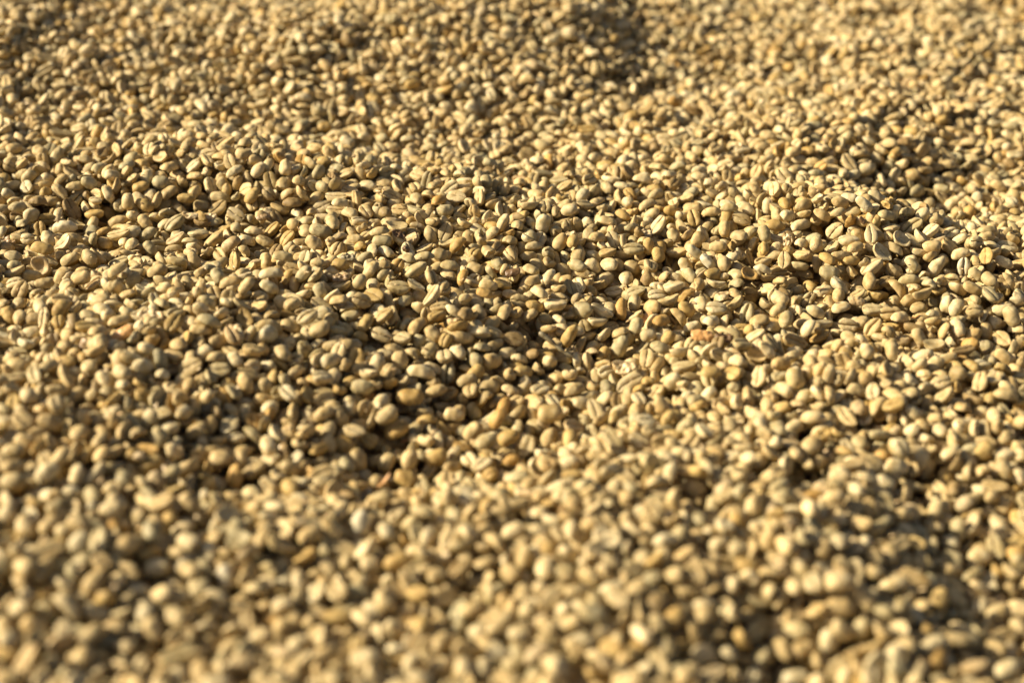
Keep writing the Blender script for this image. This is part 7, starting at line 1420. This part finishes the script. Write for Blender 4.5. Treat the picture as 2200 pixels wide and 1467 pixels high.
def make_heap():
    keys, pos, q, s, kind = lay_out(read_patch(PATCH))
    keep = ~np.isin(keys, np.array([int(k) for k in REMOVED.split()]))
    low = under_layer()
    pos, q, s, kind = np.vstack([pos[keep], low[0]]), np.vstack([q[keep], low[1]]), np.concatenate([s[keep], low[2]]), np.concatenate([kind[keep], low[3]]); n = len(pos)
    tones = rng.choice(list("nptgoyb"), n, p=[.47, .26, .07, .14, .008, .032, .02])
    tint = np.array([vary(TINT[t]) for t in tones])
    # one mesh: the loose points where beans lie, and one copy of each bean shape for the node tree to hand out
    verts = (pos * MM).tolist(); faces = []; which = [-1] * n; crease = [0.0] * n
    for i, (V, F, M) in enumerate(shapes):
        b = len(verts); verts += [(x * MM, y * MM, z * MM) for x, y, z in V]; faces += [tuple(k + b for k in f) for f in F]
        which += [i] * len(V); crease += M
    me = bpy.data.meshes.new("coffee_beans"); me.from_pydata(verts, [], faces)
    me.polygons.foreach_set("use_smooth", [True] * len(me.polygons)); me.materials.append(BEAN_MAT)
    total = len(verts); pad = total - n
    me.attributes.new("crease", 'FLOAT', 'POINT').data.foreach_set("value", crease)
    me.attributes.new("which", 'INT', 'POINT').data.foreach_set("value", which)
    me.attributes.new("shape", 'INT', 'POINT').data.foreach_set("value", list(kind) + [-1] * pad)
    me.attributes.new("size", 'FLOAT', 'POINT').data.foreach_set("value", list(s) + [1] * pad)
    me.attributes.new("turn", 'QUATERNION', 'POINT').data.foreach_set("value", np.vstack([q, np.tile([1, 0, 0, 0], (pad, 1))]).ravel())
    col = np.vstack([tint, np.zeros((pad, 3))]); col = np.hstack([col, np.ones((total, 1))])
    me.attributes.new("tint", 'FLOAT_COLOR', 'POINT').data.foreach_set("color", col.ravel())
    o = bpy.data.objects.new("coffee_beans", me); scene.collection.objects.link(o)
    o["kind"] = "stuff"; o["label"] = "heap of thousands of pale green coffee beans drying in the sun"; o["group"] = "green coffee beans"
    ng = bpy.data.node_groups.new("lay_out_beans", "GeometryNodeTree")
    ng.interface.new_socket("Geometry", in_out='INPUT', socket_type='NodeSocketGeometry'); ng.interface.new_socket("Geometry", in_out='OUTPUT', socket_type='NodeSocketGeometry')
    ns, ln = ng.nodes, ng.links
    gi, go = ns.new("NodeGroupInput"), ns.new("NodeGroupOutput"); join = ns.new("GeometryNodeJoinGeometry")
    def attr(name, t):
        a = ns.new("GeometryNodeInputNamedAttribute"); a.data_type = t; a.inputs["Name"].default_value = name
        return a.outputs["Attribute"]
    shp, wh, siz, turn, tnt = attr("shape", 'INT'), attr("which", 'INT'), attr("size", 'FLOAT'), attr("turn", 'QUATERNION'), attr("tint", 'FLOAT_COLOR')
    def equal(sock, v):
        c = ns.new("FunctionNodeCompare"); c.data_type = 'INT'; c.operation = 'EQUAL'; ln.new(sock, c.inputs[2]); c.inputs[3].default_value = v
        return c.outputs[0]
    for i in range(len(KINDS)):
        sep = ns.new("GeometryNodeSeparateGeometry"); sep.domain = 'POINT'; ln.new(gi.outputs[0], sep.inputs[0]); ln.new(equal(wh, i), sep.inputs[1])
        pts = ns.new("GeometryNodeMeshToPoints"); ln.new(gi.outputs[0], pts.inputs[0]); ln.new(equal(shp, i), pts.inputs[1])
        iop = ns.new("GeometryNodeInstanceOnPoints"); ln.new(pts.outputs[0], iop.inputs["Points"]); ln.new(sep.outputs[0], iop.inputs["Instance"])
        ln.new(turn, iop.inputs["Rotation"]); ln.new(siz, iop.inputs["Scale"])
        ln.new(iop.outputs[0], join.inputs[0])
    ln.new(join.outputs[0], go.inputs[0])
    md = o.modifiers.new("lay out", 'NODES'); md.node_group = ng
make_heap()

def make_single_beans():
    for line, told in zip(SINGLES.strip().splitlines(), SINGLE_LABELS):
        a = [int(v) for v in line.split()]; tone, label = told.split("|")
        o = bpy.data.objects.new("coffee_bean", bean_meshes[a[8]]); scene.collection.objects.link(o)
        o.location = [v * 0.1 * MM for v in a[:3]]; o.rotation_mode = 'QUATERNION'; o.rotation_quaternion = Quaternion([v / 500 for v in a[3:7]]).normalized(); o.scale = (a[7] / 100,) * 3
        o["tint"] = list(vary(TINT[tone], 0.04)); o["category"] = "coffee bean"; o["group"] = "green coffee beans"; o["label"] = label
make_single_beans()

# ---------------------------------------------------------------- husks, slivers and twigs on the heap
def flake_mesh(kind, seed):
    """About 10 mm along X; scaled to its length when laid down."""
    rnd = random.Random(seed); V = []; F = []
    if kind in ("curl", "crumple", "sliver"):
        nu, nv = 16, 12
        top = []
        for j in range(nv + 1):
            for i in range(nu + 1):
                u, v = 2 * i / nu - 1, 2 * j / nv - 1
                # a rough oval with a ragged rim
                r = math.hypot(u, v); k = max(abs(u), abs(v)) / r if r > 1e-6 else 1
                th = math.atan2(v, u)
                rag = 1 + 0.16 * noise.noise(Vector((math.cos(th) * 1.6, math.sin(th) * 1.6, seed * 3.1))) + 0.10 * noise.noise(Vector((math.cos(th) * 6, math.sin(th) * 6, seed)))
                x, y = u * k * rag, v * k * rag
                if kind == "curl":
                    a = y * 1.5; p = (5 * x, 3.0 * math.sin(a), 2.4 * math.cos(a) - 1.6 - 0.9 * x * x)
                elif kind == "sliver":
                    p = (5 * x, 1.15 * y * (1 - 0.5 * x * x), 0.9 * x * x - 0.5 * y * y)
                else:
                    p = (5 * x, 3.2 * y, 0.9 * noise.noise(Vector((x * 2.1, y * 2.1, seed))) * 1.6 + 0.7 * noise.noise(Vector((x * 5, y * 5, seed + 4))))
                n = noise.noise(Vector(p) * 0.6 + Vector((seed, 0, 0)))
                top.append((p[0], p[1], p[2] + 0.5 * n))
        th = 0.16 if kind != "crumple" else 0.4
        m = len(top); V = top + [(x, y, z - th) for x, y, z in top]; w = nu + 1
        for j in range(nv):
            for i in range(nu):
                a = j * w + i; F.append((a, a + 1, a + 1 + w, a + w)); F.append((m + a, m + a + w, m + a + 1 + w, m + a + 1))
        rim = [i for i in range(w)] + [j * w + nu for j in range(1, nv + 1)] + [nv * w + i for i in range(nu - 1, -1, -1)] + [j * w for j in range(nv - 1, 0, -1)]
        for a, b in zip(rim, rim[1:] + rim[:1]): F.append((a, m + a, m + b, b))
    elif kind == "twig":
        nu, ns = 18, 9
        for i in range(nu + 1):
            t = i / nu; r = (0.75 - 0.4 * t) * (1 + 0.3 * noise.noise(Vector((t * 7, seed, 0)))) * (0.5 if i in (0, nu) else 1)
            cx, cy, cz = 10 * t - 5, 0.6 * math.sin(3 * t + seed), 0.4 * math.cos(4 * t)
            for s in range(ns):
                a = 2 * math.pi * s / ns; rr = r * (1 + 0.18 * noise.noise(Vector((t * 5, s * 2.3, seed))))
                V.append((cx, cy + rr * math.cos(a), cz + rr * math.sin(a)))
        for i in range(nu):
            for s in range(ns): F.append((i * ns + s, i * ns + (s + 1) % ns, (i + 1) * ns + (s + 1) % ns, (i + 1) * ns + s))
        F.append(tuple(range(ns))[::-1]); F.append(tuple(nu * ns + s for s in range(ns)))
    else:
        V, F, _ = bean_shape(seed=seed + 40, L=10, W=8, T=6.5, vent=0.5, crease=0, lump=1.0, NR=14, NS=16)
    me = bpy.data.meshes.new(kind); me.from_pydata([(x * MM, y * MM, z * MM) for x, y, z in V], [], F)
    me.polygons.foreach_set("use_smooth", [True] * len(me.polygons)); me.materials.append(FLAKE_MAT)
    return me
FLAKE_TINT = {"w": (0.95, 0.93, 0.86), "t": (0.85, 0.78, 0.65), "o": (0.95, 0.66, 0.40), "b": (0.50, 0.42, 0.33), "k": (0.24, 0.17, 0.11), "d": (0.36, 0.37, 0.34)}
FLAKE_NAME = {"curl": ("husk_curl", "husk"), "crumple": ("husk_flake", "husk"), "sliver": ("husk_sliver", "husk"), "twig": ("twig", "twig"), "chip": ("bean_chip", "bean chip")}
def make_flakes():
    made = {}
    for order, line in enumerate(FLAKES.strip().splitlines()):
        spot, label = line.split("|"); a = spot.split(); kind, tone = a[8], a[9]; a = [int(v) for v in a[:8]]
        key = (kind, order % 3)
        if key not in made: made[key] = flake_mesh(kind, order + 1)
        name, cat = FLAKE_NAME[kind]
        o = bpy.data.objects.new(name, made[key]); scene.collection.objects.link(o)
        o.location = [v * 0.1 * MM for v in a[:3]]; o.rotation_mode = 'QUATERNION'; o.rotation_quaternion = Quaternion([v / 500 for v in a[3:7]]).normalized()
        o.scale = (a[7] / 100,) * 3
        o["tint"] = list(FLAKE_TINT[tone]); o["category"] = cat; o["group"] = "husks and chaff on the beans"; o["label"] = label
make_flakes()

def make_chaff():
    """Scraps of skin too many to count, lying on the beans."""
    r = np.random.default_rng(21); keys, pos, q, s, kind = lay_out(read_patch(PATCH))
    high = np.nonzero(pos[:, 2] - terrain(pos[:, 0], pos[:, 1]) > 0.5)[0]; pick = r.choice(high, 1500, replace=False)
    V, F = [], []
    for i in pick:
        c = pos[i] + (r.uniform(-3, 3), r.uniform(-3, 3), 2.3); a = r.uniform(0, 6.28); L = r.uniform(0.5, 1.9); W = L * r.uniform(.25, .8)
        rot = np.array((Quaternion((0, 0, 1), a) @ Quaternion((0, 1, 0), r.uniform(-.7, .7)) @ Quaternion((1, 0, 0), r.uniform(-.7, .7))).to_matrix())
        ring = [(L * math.cos(t) * r.uniform(.6, 1), W * math.sin(t) * r.uniform(.6, 1), r.uniform(-.2, .2)) for t in np.linspace(0, 6.28, 7)[:-1]]
        placed = np.array([(0, 0, .28)] + ring + [(x * .9, y * .9, z - .22) for x, y, z in ring]) @ rot.T + c
        b = len(V); V += (placed * MM).tolist()
        for k in range(6):
            n = (k + 1) % 6; F += [(b, b + 1 + k, b + 1 + n), (b + 1 + k, b + 7 + k, b + 7 + n, b + 1 + n)]
        F.append(tuple(b + 12 - k for k in range(6)))
    me = bpy.data.meshes.new("chaff"); me.from_pydata(V, [], F); me.materials.append(FLAKE_MAT)
    o = bpy.data.objects.new("chaff", me); scene.collection.objects.link(o); o["kind"] = "stuff"; o["tint"] = [0.95, 0.88, 0.75]
    o["label"] = "small pale husk scraps too many to count lying on the beans"
make_chaff()
